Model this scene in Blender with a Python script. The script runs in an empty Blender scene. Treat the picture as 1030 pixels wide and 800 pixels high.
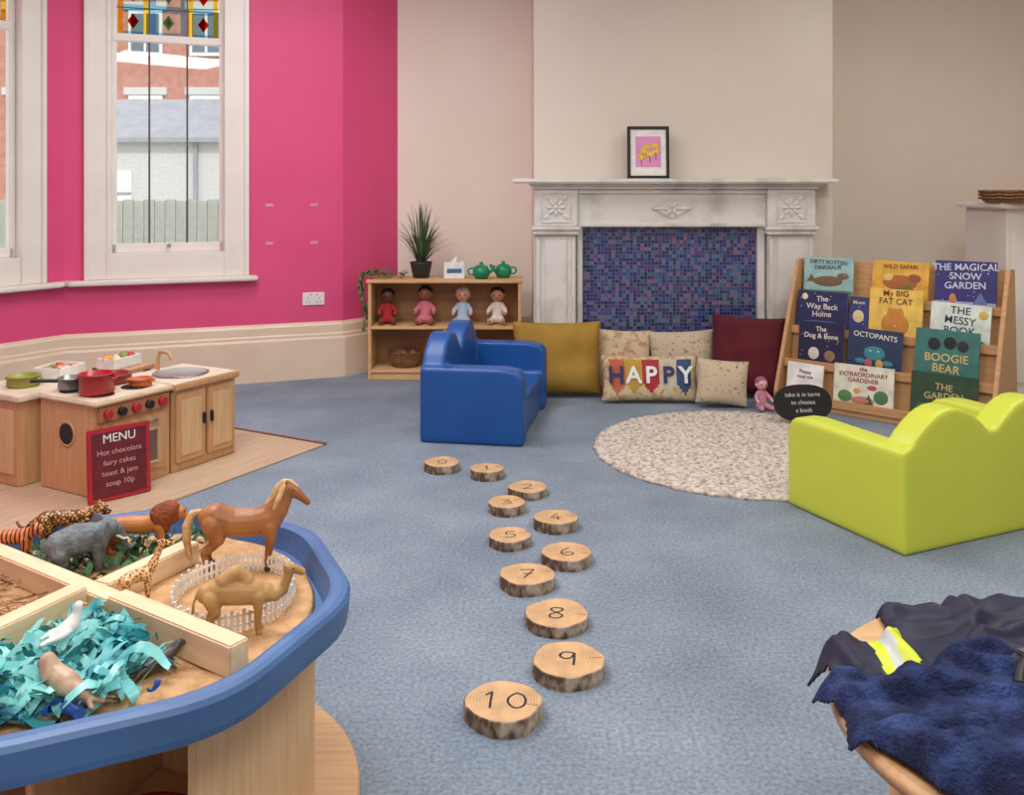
import bpy, bmesh, math, random
from mathutils import Vector, Matrix, noise
random.seed(7)
S=bpy.context.scene
S.view_settings.view_transform='Standard'
pi=math.pi
def lin(c):
    o=[]
    for v in c[:3]:
        v=v/255.0
        o.append(v/12.92 if v<=0.04045 else ((v+0.055)/1.055)**2.4)
    return (*o,1.0)
MC={}
def nt(name):
    m=bpy.data.materials.new(name); m.use_nodes=True
    return m,m.node_tree,m.node_tree.nodes['Principled BSDF']
def mat(name,c,rough=0.6,metal=0.0,c2=None,scale=20,stretch=(1,1,1),bump=0.0,bscale=None,det=4,lo=.35,hi=.65,sheen=0):
    if name in MC: return MC[name]
    m,t,b=nt(name); N=t.nodes; L=t.links
    b.inputs['Roughness'].default_value=rough; b.inputs['Metallic'].default_value=metal
    if sheen: b.inputs['Sheen Weight'].default_value=sheen
    c2=c2 or tuple(max(0,int(v*0.93)) for v in c)
    tc=N.new('ShaderNodeTexCoord'); mp=N.new('ShaderNodeMapping'); mp.inputs['Scale'].default_value=stretch
    L.new(tc.outputs['Object'],mp.inputs[0])
    n=N.new('ShaderNodeTexNoise'); n.inputs['Scale'].default_value=scale; n.inputs['Detail'].default_value=det
    L.new(mp.outputs[0],n.inputs['Vector'])
    r=N.new('ShaderNodeValToRGB'); r.color_ramp.elements[0].color=lin(c); r.color_ramp.elements[1].color=lin(c2)
    r.color_ramp.elements[0].position=lo; r.color_ramp.elements[1].position=hi
    L.new(n.outputs['Fac'],r.inputs[0]); L.new(r.outputs[0],b.inputs['Base Color'])
    if bump:
        n2=N.new('ShaderNodeTexNoise'); n2.inputs['Scale'].default_value=bscale or scale; n2.inputs['Detail'].default_value=3
        L.new(mp.outputs[0],n2.inputs['Vector'])
        bp=N.new('ShaderNodeBump'); bp.inputs['Strength'].default_value=bump; bp.inputs['Distance'].default_value=.01
        L.new(n2.outputs['Fac'],bp.inputs['Height']); L.new(bp.outputs[0],b.inputs['Normal'])
    MC[name]=m; return m
def wood(name,c,c2,axis=0,scale=6,rough=.5):
    st=[14,14,14]; st[axis]=1
    return mat(name,c,rough,c2=c2,scale=scale,stretch=tuple(st),det=5,lo=.3,hi=.7)
# ---------- geometry helpers
def empty(name,loc=(0,0,0),rz=0,rot=None,parent=None):
    e=bpy.data.objects.new(name,None); S.collection.objects.link(e); e.location=loc
    e.rotation_euler=rot if rot else (0,0,rz); e.empty_display_size=.05
    if parent: e.parent=parent
    return e
def fin(name,bm,mats,parent=None,loc=(0,0,0),rot=(0,0,0),smooth=False):
    me=bpy.data.meshes.new(name); bmesh.ops.recalc_face_normals(bm,faces=bm.faces[:]) 
    bm.to_mesh(me); bm.free()
    for m in (mats if isinstance(mats,(list,tuple)) else [mats]): me.materials.append(m)
    if smooth:
        for p in me.polygons: p.use_smooth=True
    o=bpy.data.objects.new(name,me); S.collection.objects.link(o); o.location=loc; o.rotation_euler=rot
    if parent: o.parent=parent
    return o
def addbox(bm,c,s,rz=0,rx=0,ry=0,mi=0):
    M=Matrix.Translation(c)@Matrix.Rotation(rz,4,'Z')@Matrix.Rotation(ry,4,'Y')@Matrix.Rotation(rx,4,'X')@Matrix.Diagonal((s[0],s[1],s[2],1))
    r=bmesh.ops.create_cube(bm,size=1,matrix=M)
    fs={f for v in r['verts'] for f in v.link_faces}
    for f in fs: f.material_index=mi
    return r
def box(name,c,s,m,parent=None,bev=0.004,rot=(0,0,0),seg=2):
    bm=bmesh.new(); bmesh.ops.create_cube(bm,size=1,matrix=Matrix.Diagonal((s[0],s[1],s[2],1)))
    if bev>0: bmesh.ops.bevel(bm,geom=bm.edges[:],offset=min(bev,min(s)*.45),segments=seg,affect='EDGES')
    return fin(name,bm,m,parent,c,rot)
def cyl(name,c,r,h,m,parent=None,r2=None,rot=(0,0,0),seg=32,bev=0,smooth=True):
    bm=bmesh.new(); bmesh.ops.create_cone(bm,cap_ends=True,segments=seg,radius1=r,radius2=r if r2 is None else r2,depth=h)
    if bev:
        es=[e for e in bm.edges if len(e.link_faces)==2 and e.calc_face_angle(0)>.8]
        bmesh.ops.bevel(bm,geom=es,offset=bev,segments=2,affect='EDGES')
    o=fin(name,bm,m,parent,c,rot)
    if smooth:
        for p in o.data.polygons: p.use_smooth=len(p.vertices)==4
    return o
def sph(name,c,r,m,parent=None,sc=(1,1,1),rot=(0,0,0),seg=20):
    bm=bmesh.new(); bmesh.ops.create_uvsphere(bm,u_segments=seg,v_segments=seg//2+2,radius=r,matrix=Matrix.Diagonal((*sc,1)))
    return fin(name,bm,m,parent,c,rot,True)
def lathe(name,prof,m,parent=None,loc=(0,0,0),seg=32,rot=(0,0,0)):
    bm=bmesh.new(); rings=[]
    for r,z in prof:
        rings.append([bm.verts.new((max(r,1e-4)*math.cos(2*pi*i/seg),max(r,1e-4)*math.sin(2*pi*i/seg),z)) for i in range(seg)])
    for a,b in zip(rings,rings[1:]):
        for i in range(seg): bm.faces.new((a[i],a[(i+1)%seg],b[(i+1)%seg],b[i]))
    bmesh.ops.remove_doubles(bm,verts=bm.verts[:],dist=1e-5*3)
    return fin(name,bm,m,parent,loc,rot,True)
def prism(bm,pts,axis,a,b,mi=0):
    def P(p,h):
        return (h,p[0],p[1]) if axis==0 else ((p[0],h,p[1]) if axis==1 else (p[0],p[1],h))
    A=[bm.verts.new(P(p,a)) for p in pts]; B=[bm.verts.new(P(p,b)) for p in pts]
    fs=[bm.faces.new(A),bm.faces.new(B[::-1])]
    n=len(pts)
    for i in range(n): fs.append(bm.faces.new((A[i],A[(i+1)%n],B[(i+1)%n],B[i])))
    for f in fs: f.material_index=mi
def prismo(name,pts,axis,a,b,m,parent=None,loc=(0,0,0),rot=(0,0,0),bev=0):
    bm=bmesh.new(); prism(bm,pts,axis,a,b)
    bmesh.ops.recalc_face_normals(bm,faces=bm.faces[:])
    if bev:
        es=[e for e in bm.edges if len(e.link_faces)==2 and e.calc_face_angle(0)>.6]
        bmesh.ops.bevel(bm,geom=es,offset=bev,segments=2,affect='EDGES')
    return fin(name,bm,m,parent,loc,rot)
def tube(name,pts,r,m,parent=None,loc=(0,0,0),cyclic=False):
    cu=bpy.data.curves.new(name,'CURVE'); cu.dimensions='3D'; cu.bevel_depth=r; cu.bevel_resolution=3
    sp=cu.splines.new('NURBS' if len(pts)>2 else 'POLY'); sp.points.add(len(pts)-1)
    for i,p in enumerate(pts): sp.points[i].co=(*p,1)
    if len(pts)>2: sp.use_endpoint_u=not cyclic; sp.order_u=3
    sp.use_cyclic_u=cyclic; cu.use_fill_caps=True
    o=bpy.data.objects.new(name,cu); S.collection.objects.link(o); cu.materials.append(m); o.location=loc
    if parent:o.parent=parent
    return o
def text(s,size,loc,rot,m,parent,name='lettering',off=0.0,sx=1,ext=.0006,align='CENTER'):
    cu=bpy.data.curves.new(name,'FONT'); cu.body=s; cu.size=size; cu.align_x=align; cu.align_y='CENTER'
    cu.extrude=ext; cu.offset=off; cu.resolution_u=4; cu.materials.append(m)
    o=bpy.data.objects.new(name,cu); S.collection.objects.link(o); o.location=loc; o.rotation_euler=rot; o.scale=(sx,1,1)
    o.parent=parent; return o
def blob(name,chains=(),ells=(),vox=.004,m=None,parent=None,loc=(0,0,0),rot=(0,0,0),sm=4,prisms=(),scale=1):
    bm=bmesh.new()
    for ch in chains:
        for i,p in enumerate(ch):
            bmesh.ops.create_uvsphere(bm,u_segments=14,v_segments=10,radius=p[3],matrix=Matrix.Translation(p[:3]))
            if i:
                a=Vector(ch[i-1][:3]); b=Vector(p[:3]); d=b-a
                if d.length>1e-5:
                    M=Matrix.Translation((a+b)/2)@d.to_track_quat('Z','Y').to_matrix().to_4x4()
                    bmesh.ops.create_cone(bm,cap_ends=True,segments=16,radius1=ch[i-1][3],radius2=p[3],depth=d.length,matrix=M)
    for e in ells:
        M=Matrix.Translation(e[:3])
        if len(e)>6: M=M@Matrix.Rotation(e[6],4,e[7] if len(e)>7 else 'Y')
        bmesh.ops.create_uvsphere(bm,u_segments=20,v_segments=14,radius=1,matrix=M@Matrix.Diagonal((e[3],e[4],e[5],1)))
    for pr in prisms: prism(bm,*pr)
    o=fin(name,bm,m,parent,loc,rot)
    r=o.modifiers.new('r','REMESH'); r.mode='VOXEL'; r.voxel_size=vox
    if sm:
        q=o.modifiers.new('s','SMOOTH'); q.factor=.5; q.iterations=sm
    dg=bpy.context.evaluated_depsgraph_get(); dg.update()
    me=bpy.data.meshes.new_from_object(o.evaluated_get(dg))
    o.modifiers.clear(); o.data=me
    if scale!=1: me.transform(Matrix.Scale(scale,4))
    for p in me.polygons: p.use_smooth=True
    if not me.materials: me.materials.append(m)
    return o
# ---------- materials
M_carpet=mat('carpet',(114,127,141),.95,c2=(136,149,161),scale=2.6,det=12,bump=.35,bscale=260,lo=.3,hi=.7)
def speckle(m,amt,scale):
    t=m.node_tree; N=t.nodes; L=t.links; b=N['Principled BSDF']
    src=b.inputs['Base Color'].links[0].from_socket
    tc=N.new('ShaderNodeTexCoord'); n=N.new('ShaderNodeTexNoise'); n.inputs['Scale'].default_value=scale; n.inputs['Detail'].default_value=6
    L.new(tc.outputs['Object'],n.inputs['Vector'])
    mr=N.new('ShaderNodeMapRange'); mr.inputs[1].default_value=.3; mr.inputs[2].default_value=.7; mr.inputs[3].default_value=1-amt; mr.inputs[4].default_value=1+amt
    L.new(n.outputs['Fac'],mr.inputs[0])
    hs=N.new('ShaderNodeHueSaturation'); L.new(src,hs.inputs['Color']); L.new(mr.outputs[0],hs.inputs['Value']); L.new(hs.outputs[0],b.inputs['Base Color'])
speckle(M_carpet,.3,90)
M_pink=mat('pink_paint',(224,80,130),.55,c2=(220,75,125),scale=2,bump=.03,bscale=60)
M_wall=mat('cream_paint',(238,226,212),.7,c2=(234,221,206),scale=1.5,bump=.03,bscale=60)
M_breast=mat('breast_paint',(224,214,200),.7,c2=(220,209,195),scale=1.5)
M_ceil=mat('ceiling_paint',(240,238,232),.8)
M_white=mat('gloss_white',(236,230,222),.35,c2=(230,223,214),scale=3)
M_skirt=mat('skirting_cream',(230,210,184),.4,c2=(224,202,176),scale=3)
M_marble=mat('marble',(222,221,214),.3,c2=(170,172,168),scale=5,det=10,lo=.5,hi=.8)
M_birch=wood('birch_ply',(218,182,138),(202,162,116),2,5)
M_birchx=wood('birch_x',(220,184,140),(204,164,118),0,5)
M_pine=wood('pine_block',(236,212,176),(220,190,150),0,5)
M_oak=wood('oak_top',(210,170,124),(194,150,104),0,5)
M_kit=wood('kitchen_wood',(204,158,114),(186,138,94),2,5)
M_black=mat('black',(22,22,24),.5); M_dark=mat('dark_inside',(40,32,28),.8)
M_red=mat('red_enamel',(176,30,40),.3); M_metal=mat('steel',(190,190,190),.25,metal=1)
M_cream=mat('cream_plastic',(224,208,182),.4)
M_navyink=mat('navy_ink',(30,36,90),.5); M_whitep=mat('white_print',(240,240,236),.6)
# ---------- room
def wall(name,p0,p1,m,holes=(),z1=3.1,th=.18,parent=None):
    p0=Vector(p0);p1=Vector(p1);L=(p1-p0).length; a=math.atan2(p1.y-p0.y,p1.x-p0.x)
    bm=bmesh.new()
    def b(x0,x1,z0,z2):
        if x1-x0>1e-4 and z2-z0>1e-4: addbox(bm,((x0+x1)/2,th/2,(z0+z2)/2),(x1-x0,th,z2-z0))
    if holes:
        h=holes[0]; b(0,h[0],0,z1); b(h[1],L,0,z1); b(h[0],h[1],0,h[2]); b(h[0],h[1],h[3],z1)
    else: b(0,L,0,z1)
    return fin(name,bm,m,None,(p0.x,p0.y,0),(0,0,a))
P0=(-3.6,4.46);P1=(-2.81,5.74);P2=(-1.175,6.36);P3=(-.844,6.75)
LA=math.dist(P0,P1)
wall('wall_bay_left',P0,P1,M_pink,[(LA-.97,LA-.24,.86,2.85)])
wall('wall_bay_front',P1,P2,M_pink,[(.24,.97,.86,2.85)])
wall('wall_bay_return',P2,P3,M_pink)
wall('wall_back',P3,(4.2,6.75),M_wall)
wall('wall_right',(4.2,6.75),(4.2,-1.6),M_wall)
wall('wall_rear',(4.2,-1.6),(-3.6,-1.6),M_wall)
wall('wall_left',(-3.6,-1.6),P0,M_pink)
poly=[P0,P1,P2,P3,(4.2,6.75),(4.2,-1.6),(-3.6,-1.6)]
prismo('floor',poly,2,-.05,0,M_carpet)
prismo('ceiling',poly,2,3.1,3.15,M_ceil)
box('wall_chimney_breast',((.146+2.14)/2,6.425,1.55),(2.14-.146,.65,3.1),M_breast,bev=.004)
def base(name,p0,p1):
    L=math.dist(p0,p1); a=math.atan2(p1[1]-p0[1],p1[0]-p0[0])
    pr=[(0,0),(-.034,0),(-.034,.27),(-.026,.285),(-.026,.30),(-.018,.31),(-.018,.36),(-.010,.372),(-.006,.385),(0,.385)]
    prismo(name,pr,0,-.012,L+.012,M_skirt,None,(p0[0],p0[1],0),(0,0,a))
base('baseboard_bay_left',P0,P1);base('baseboard_bay_front',P1,P2);base('baseboard_bay_return',P2,P3)
base('baseboard_back',P3,(.146,6.75));base('baseboard_back.001',(2.14,6.75),(4.2,6.75))
base('baseboard_left',(-3.6,-1.6),P0);base('baseboard_right',(4.2,6.75),(4.2,-1.6))
# windows
def glassmat():
    m,t,b=nt('window_glass'); N=t.nodes;L=t.links; N.remove(b)
    tr=N.new('ShaderNodeBsdfTransparent');gl=N.new('ShaderNodeBsdfGlossy');gl.inputs['Roughness'].default_value=.02
    mx=N.new('ShaderNodeMixShader');mx.inputs[0].default_value=.05;L.new(tr.outputs[0],mx.inputs[1]);L.new(gl.outputs[0],mx.inputs[2])
    L.new(mx.outputs[0],N['Material Output'].inputs[0]);return m
M_glass=glassmat()
def stain(name,c):
    m,t,b=nt(name);N=t.nodes;L=t.links;N.remove(b)
    tr=N.new('ShaderNodeBsdfTransparent');tr.inputs[0].default_value=lin(c)
    L.new(tr.outputs[0],N['Material Output'].inputs[0]);return m
ST=[stain('stain_red',(226,70,64)),stain('stain_yellow',(246,222,120)),stain('stain_blue',(190,220,236)),stain('stain_clear',(240,244,238)),stain('stain_green',(150,206,190))]
M_lead=mat('lead_came',(86,82,76),.5)
def window(name,P,a,x0,x1):
    E=empty(name,(P[0],P[1],0),a)
    def B(n,xa,xb,ya,yb,za,zb,m=M_white,bev=.004): return box(n,((xa+xb)/2,(ya+yb)/2,(za+zb)/2),(xb-xa,yb-ya,zb-za),m,E,bev)
    for k,(xa,xb) in enumerate(((x0,x0+.155),(x1-.155,x1))):
        B('architrave_%d'%k,xa,xb,-.022,-.001,.722,2.95)
        if k==0:
            B('arch_outer_bead',xa,xa+.03,-.04,-.02,.722,2.95); B('arch_inner_bead',xb-.025,xb,-.032,-.02,.722,2.95)
        else:
            B('arch_outer_bead',xb-.03,xb,-.04,-.02,.722,2.95); B('arch_inner_bead',xa,xa+.025,-.032,-.02,.722,2.95)
    B('head',x0,x1,-.03,-.001,2.81,2.99)
    B('apron',x0+.15,x1-.15,-.02,-.001,.722,.885)
    g0=x0+.155;g1=x1-.155
    hx0=x0+.125;hx1=x1-.145
    B('jamb_1',hx0+.001,hx0+.02,0,.16,.861,2.849);B('jamb_2',hx1-.0,hx1+.018,0,.16,.861,2.849)
    B('inner_sill',hx0,hx1,0,.16,.861,.885)
    B('sash_l',hx0+.02,g0+.03,.05,.09,.885,2.83);B('sash_r',g1-.03,hx1,.05,.09,.885,2.83)
    B('sash_bottom',g0,g1,.05,.09,.885,.945)
    B('meeting_rail',g0,g1,.045,.095,2.255,2.305)
    w0=g0+.03;w1=g1-.03
    bx=[w0+(w1-w0)*.31,w0+(w1-w0)*.68]
    for i,b_ in enumerate(bx): B('glazing_bar_%d'%i,b_-.006,b_+.006,.06,.08,.945,2.83,M_lead,0)
    box('pane',((w0+w1)/2,.07,(.94+2.26)/2),(w1-w0,.003,2.26-.94),M_glass,E,0)
    bm=bmesh.new()
    cx=[w0]+bx+[w1]
    def q(xa,xb,za,zb,mi): addbox(bm,((xa+xb)/2,.07,(za+zb)/2),(xb-xa,.002,zb-za),mi=mi)
    for i in range(3):
        a0,a1=cx[i]+.007,cx[i+1]-.007; W=a1-a0
        z=2.305
        for r in range(3):
            z0=z+r*.175;z1=z0+.17
            q(a0,a0+W*.16,z0,z1,1 if i!=1 else 2);q(a1-W*.16,a1,z0,z1,1 if i!=1 else 2)
            q(a0+W*.16,a1-W*.16,z0,z0+.02,2);q(a0+W*.16,a1-W*.16,z1-.02,z1,2)
            q(a0+W*.16,a1-W*.16,z0+.02,z1-.02,3)
            cxx=(a0+a1)/2;cz=(z0+z1)/2
            d=.05
            prism(bm,[(cxx,cz-d),(cxx+d*.7,cz),(cxx,cz+d),(cxx-d*.7,cz)],1,.060,.061,mi=0 if i!=1 else 4)
            prism(bm,[(cxx,cz-d*.5),(cxx+d*.35,cz),(cxx,cz+d*.5),(cxx-d*.35,cz)],1,.056,.057,mi=1)
    fin('stained_glass',bm,ST,E)
    bm=bmesh.new()
    for r in range(4): addbox(bm,((w0+w1)/2,.07,2.305+r*.175-.003),(w1-w0,.012,.006))
    fin('leads',bm,M_lead,E)
    cyl('catch',((g0+g1)/2,.035,.93),.012,.02,M_metal,E,rot=(pi/2,0,0))
aA=math.atan2(P1[1]-P0[1],P1[0]-P0[0]);aB=math.atan2(P2[1]-P1[1],P2[0]-P1[0])
window('window_1',P0,aA,LA-1.116,LA-.135)
window('window_2',P1,aB,.115,1.116)
prismo('trim_sill_front',[(-.04,-.001),(1.17,-.001),(1.17,-.085),(.04,-.085)],2,.69,.722,M_white,None,(*P1,0),(0,0,aB),bev=.008)
prismo('trim_sill_left',[(.2,-.001),(LA+.0,-.001),(LA-.05,-.085),(.2,-.085)],2,.69,.722,M_white,None,(*P0,0),(0,0,aA),bev=.008)
E=empty('wall_socket',(P1[0],P1[1],0),aB)
box('plate',(1.545,-.006,.545),(.148,.012,.088),M_white,E,.004)
for dx in (-.037,.037):
    for ox,oz in ((0,.012),(-.011,-.012),(.011,-.012)): box('pin_slot',(1.545+dx+ox,-.0125,.545+oz-.008),(.007,.002,.005),M_black,E,0)
    box('rocker',(1.545+dx*.55,-.014,.575),(.014,.005,.02),M_cream,E,.001)
for i,(x,z) in enumerate(((1.25,1.19),(1.55,1.19),(1.25,.93),(1.55,.93))):
    e=box('wall_sticker',(P1[0],P1[1],z),(.05,.003,.02),mat('sticker',(226,160,180),.5),None,.001,rot=(0,0,aB))
    d=Vector((math.cos(aB),math.sin(aB)));n=Vector((math.sin(aB),-math.cos(aB)))
    e.location=(P1[0]+d.x*x+n.x*.002,P1[1]+d.y*x+n.y*.002,z)
# ---------- fireplace
def mosaic():
    m,t,b=nt('mosaic_tiles');N=t.nodes;L=t.links
    tc=N.new('ShaderNodeTexCoord');mp=N.new('ShaderNodeMapping');mp.inputs['Scale'].default_value=(42,1,42);L.new(tc.outputs['Object'],mp.inputs[0])
    fl=N.new('ShaderNodeVectorMath');fl.operation='FLOOR';L.new(mp.outputs[0],fl.inputs[0])
    wn=N.new('ShaderNodeTexWhiteNoise');wn.noise_dimensions='3D';L.new(fl.outputs[0],wn.inputs['Vector'])
    r=N.new('ShaderNodeValToRGB');r.color_ramp.interpolation='CONSTANT'
    cols=[(34,54,112),(50,74,136),(84,60,126),(30,42,88),(126,96,130),(50,100,136),(84,112,136),(42,50,110)]
    els=r.color_ramp.elements; els[0].color=lin(cols[0]);els[0].position=0;els[1].color=lin(cols[1]);els[1].position=.14
    for i,c in enumerate(cols[2:]): e=els.new(.28+i*.12);e.color=lin(c)
    L.new(wn.outputs['Value'],r.inputs[0])
    fr=N.new('ShaderNodeVectorMath');fr.operation='FRACTION';L.new(mp.outputs[0],fr.inputs[0])
    sp=N.new('ShaderNodeSeparateXYZ');L.new(fr.outputs[0],sp.inputs[0])
    a=N.new('ShaderNodeMath');a.operation='LESS_THAN';a.inputs[1].default_value=.15;L.new(sp.outputs[0],a.inputs[0])
    c=N.new('ShaderNodeMath');c.operation='LESS_THAN';c.inputs[1].default_value=.15;L.new(sp.outputs[2],c.inputs[0])
    mx=N.new('ShaderNodeMath');mx.operation='MAXIMUM';L.new(a.outputs[0],mx.inputs[0]);L.new(c.outputs[0],mx.inputs[1])
    mc=N.new('ShaderNodeMix');mc.data_type='RGBA';L.new(mx.outputs[0],mc.inputs['Factor']);L.new(r.outputs[0],mc.inputs['A']);mc.inputs['B'].default_value=lin((104,100,120))
    L.new(mc.outputs['Result'],b.inputs['Base Color']);b.inputs['Roughness'].default_value=.18
    return m
F=empty('marble_fireplace',(1.06,6.098,0))
def fb(n,x0,x1,y0,y1,z0,z1,m=M_marble,bev=.005): return box(n,((x0+x1)/2,(y0+y1)/2,(z0+z1)/2),(x1-x0,y1-y0,z1-z0),m,F,bev)
fb('tiled_panel',-.60,.56,-.03,0,0,1.06,mosaic(),0)
for s,(xa,xb) in enumerate(((-.915,-.63),(.61,.925))):
    fb('pilaster_plinth_%d'%s,xa-.01,xb+.01,-.13,0,0,.16)
    fb('pilaster_%d'%s,xa+.01,xb-.01,-.10,0,.16,1.0)
    fb('pilaster_panel_l_%d'%s,xa+.015,xa+.04,-.115,-.09,.2,.97)
    fb('pilaster_panel_r_%d'%s,xb-.04,xb-.015,-.115,-.09,.2,.97)
    fb('pilaster_panel_m_%d'%s,xa+.07,xb-.07,-.112,-.09,.2,.97)
    fb('neck_mould_%d'%s,xa-.005,xb+.005,-.135,0,1.0,1.03);fb('neck_mould2_%d'%s,xa-.015,xb+.015,-.15,0,1.03,1.055)
    fb('capital_%d'%s,xa,xb,-.12,0,1.055,1.30)
    c=(xa+xb)/2
    fb('capital_frame_%d'%s,c-.10,c+.10,-.128,-.1,1.075,1.09);fb('capital_frame2_%d'%s,c-.10,c+.10,-.128,-.1,1.265,1.28)
    fb('capital_frame3_%d'%s,c-.10,c-.088,-.128,-.1,1.09,1.265);fb('capital_frame4_%d'%s,c+.088,c+.10,-.128,-.1,1.09,1.265)
    for k in range(8):
        an=k*pi/4
        sph('rosette_petal',(c+.038*math.cos(an),-.12,1.178+.038*math.sin(an)),.02,M_marble,F,(1.3,.5,.6),(0,-an,0),12)
    sph('rosette_centre',(c,-.122,1.178),.016,M_marble,F,(1,.7,1),seg=12)
    for dx in (-.062,.062):
        for dz in (-.062,.062): sph('rosette_leaf',(c+dx,-.12,1.178+dz),.018,M_marble,F,(1.3,.4,.7),(0,-math.atan2(dz,dx),0),10)
    xi=(xb,xb+.035) if s==0 else (xa-.05,xa)
    fb('inner_slip_%d'%s,xi[0],xi[1],-.06,0,0,1.06)
fb('frieze',-.63,.61,-.085,0,1.06,1.30)
fb('frieze_mould',-.63,.61,-.10,0,1.05,1.075);fb('frieze_mould2',-.63,.61,-.11,0,1.27,1.30)
fb('bed_mould',-.93,.94,-.15,0,1.30,1.318);fb('bed_mould2',-.95,.96,-.17,0,1.318,1.334)
fb('mantel_shelf',-1.06,1.05,-.215,0,1.334,1.366,bev=.01)
prismo('frieze_diamond',[(-.15,1.17),(-.01,1.10),(.13,1.17),(-.01,1.24)],1,-.095,-.08,M_marble,F,bev=.006)
for k in range(6):
    an=k*pi/3; sph('frieze_flower',(-.01+.035*math.cos(an),-.097,1.17+.025*math.sin(an)),.018,M_marble,F,(1.3,.5,.6),(0,-an,0),12)
for sx in (-1,1):
    for k in range(3): sph('frieze_leaf',(-.01+sx*(.07+.018*k),-.096,1.17),.014,M_marble,F,(1.4,.4,.9-.2*k),seg=10)
PF=empty('framed_picture',(.895,6.0,1.3665),0,rot=(-.06,0,.0))
W,H=.275,.345
for n,c,s in (('frame_l',(-W/2+.01,0,H/2),(.02,.02,H)),('frame_r',(W/2-.01,0,H/2),(.02,.02,H)),('frame_b',(0,0,.01),(W,.02,.02)),('frame_t',(0,0,H-.01),(W,.02,.02))): box(n,c,s,M_black,PF,.002)
box('mat_board',(0,.003,H/2),(W-.03,.006,H-.03),M_whitep,PF,0)
box('print',(0,-.002,H/2+.005),(.165,.003,.2),mat('pink_print',(226,140,190),.6,c2=(216,150,196),scale=12),PF,0)
M_yel=mat('yellow_print',(240,206,70),.6)
for x,z in ((-.045,.14),(.01,.16),(.05,.18),(-.01,.21),(.045,.215),(-.03,.18)):
    for k in range(5):
        an=k*2*pi/5; sph('daffodil_petal',(x+.014*math.cos(an),-.005,z+.010*math.sin(an)),.013,M_yel,PF,(1.3,.2,.6),(0,-an,0),8)
    box('stem',(x,-.004,z-.03),(.005,.002,.05),mat('stemred',(170,50,70),.6),PF,0)
# ---------- numbered logs
def ringwood():
    m,t,b=nt('log_end_grain');N=t.nodes;L=t.links
    tc=N.new('ShaderNodeTexCoord');w=N.new('ShaderNodeTexWave');w.wave_type='RINGS';w.rings_direction='Z'
    w.inputs['Scale'].default_value=38;w.inputs['Distortion'].default_value=3.5;w.inputs['Detail'].default_value=2;w.inputs['Detail Scale'].default_value=.5
    L.new(tc.outputs['Object'],w.inputs['Vector'])
    r=N.new('ShaderNodeValToRGB');r.color_ramp.elements[0].color=lin((192,152,108));r.color_ramp.elements[1].color=lin((208,170,126))
    L.new(w.outputs['Fac'],r.inputs[0]);L.new(r.outputs[0],b.inputs['Base Color']);b.inputs['Roughness'].default_value=.6;return m
M_ring=ringwood();speckle(M_ring,.2,18)
M_bark=mat('bark',(92,70,54),.9,c2=(176,160,142),scale=34,stretch=(1,1,.5),bump=.9,bscale=60,det=6,lo=.42,hi=.62)
M_ink=mat('marker_ink',(44,34,34),.5)
DG={'0':[[(.3,1),(.05,.8),(0,.4),(.25,0),(.55,.15),(.62,.6),(.45,.95),(.28,1)]],
'1':[[(.12,.8),(.3,1),(.3,1),(.3,.5),(.3,0)]],
'2':[[(0,.75),(.1,.98),(.4,1.02),(.58,.8),(.45,.5),(0,0),(0,0),(.3,.04),(.62,.03)]],
'3':[[(0,.88),(.25,1.02),(.58,.9),(.5,.62),(.2,.52),(.2,.52),(.58,.5),(.65,.2),(.35,-.02),(0,.1)]],
'4':[[(.4,1),(.4,1),(0,.36),(0,.36),(.66,.36)],[(.42,.62),(.43,.3),(.40,0)]],
'5':[[(.58,1),(.12,.98),(.12,.98),(.06,.56),(.06,.56),(.4,.66),(.66,.36),(.45,.0),(.0,.06)]],
'6':[[(.5,1),(.15,.75),(-.02,.3),(.15,0),(.5,0),(.62,.3),(.4,.5),(.05,.32)]],
'7':[[(0,.95),(.62,1),(.62,1),(.4,.5),(.2,0)],[(.15,.48),(.35,.5),(.55,.5)]],
'8':[[(.5,.9),(.25,1.02),(.03,.8),(.25,.55),(.6,.3),(.4,-.03),(.05,.05),(.03,.35),(.4,.6),(.58,.85),(.42,.98)]],
'9':[[(.55,.85),(.3,1.02),(.03,.8),(.15,.5),(.45,.52),(.57,.85),(.57,.85),(.52,.45),(.42,0)]]}
def digits(s,size,h,e):
    tot=len(s)*.82-.2
    P=empty('painted_number',(0,0,h),random.uniform(-.12,.12),parent=e)
    for k,ch in enumerate(s):
        for st in DG[ch]:
            pts=[((x+k*.82-tot/2)*size+random.uniform(-1,1)*size*.015,(y-.5)*size*.9+random.uniform(-1,1)*size*.015,0) for x,y in st]
            o=tube('marker_stroke',pts,size*.042,M_ink,P);o.scale=(1,1,.18)
logs=[(-.322,4.23,.083,'0'),(-.112,4.125,.076,'1'),(.068,3.889,.081,'2'),(-.024,3.69,.077,'3'),(.168,3.51,.083,'4'),(-.007,3.348,.079,'5'),(.190,3.182,.087,'6'),(.049,2.992,.090,'7'),(.1335,2.73,.096,'8'),(.15,2.457,.1,'9'),(-.02,2.25,.094,'10')]
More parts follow.
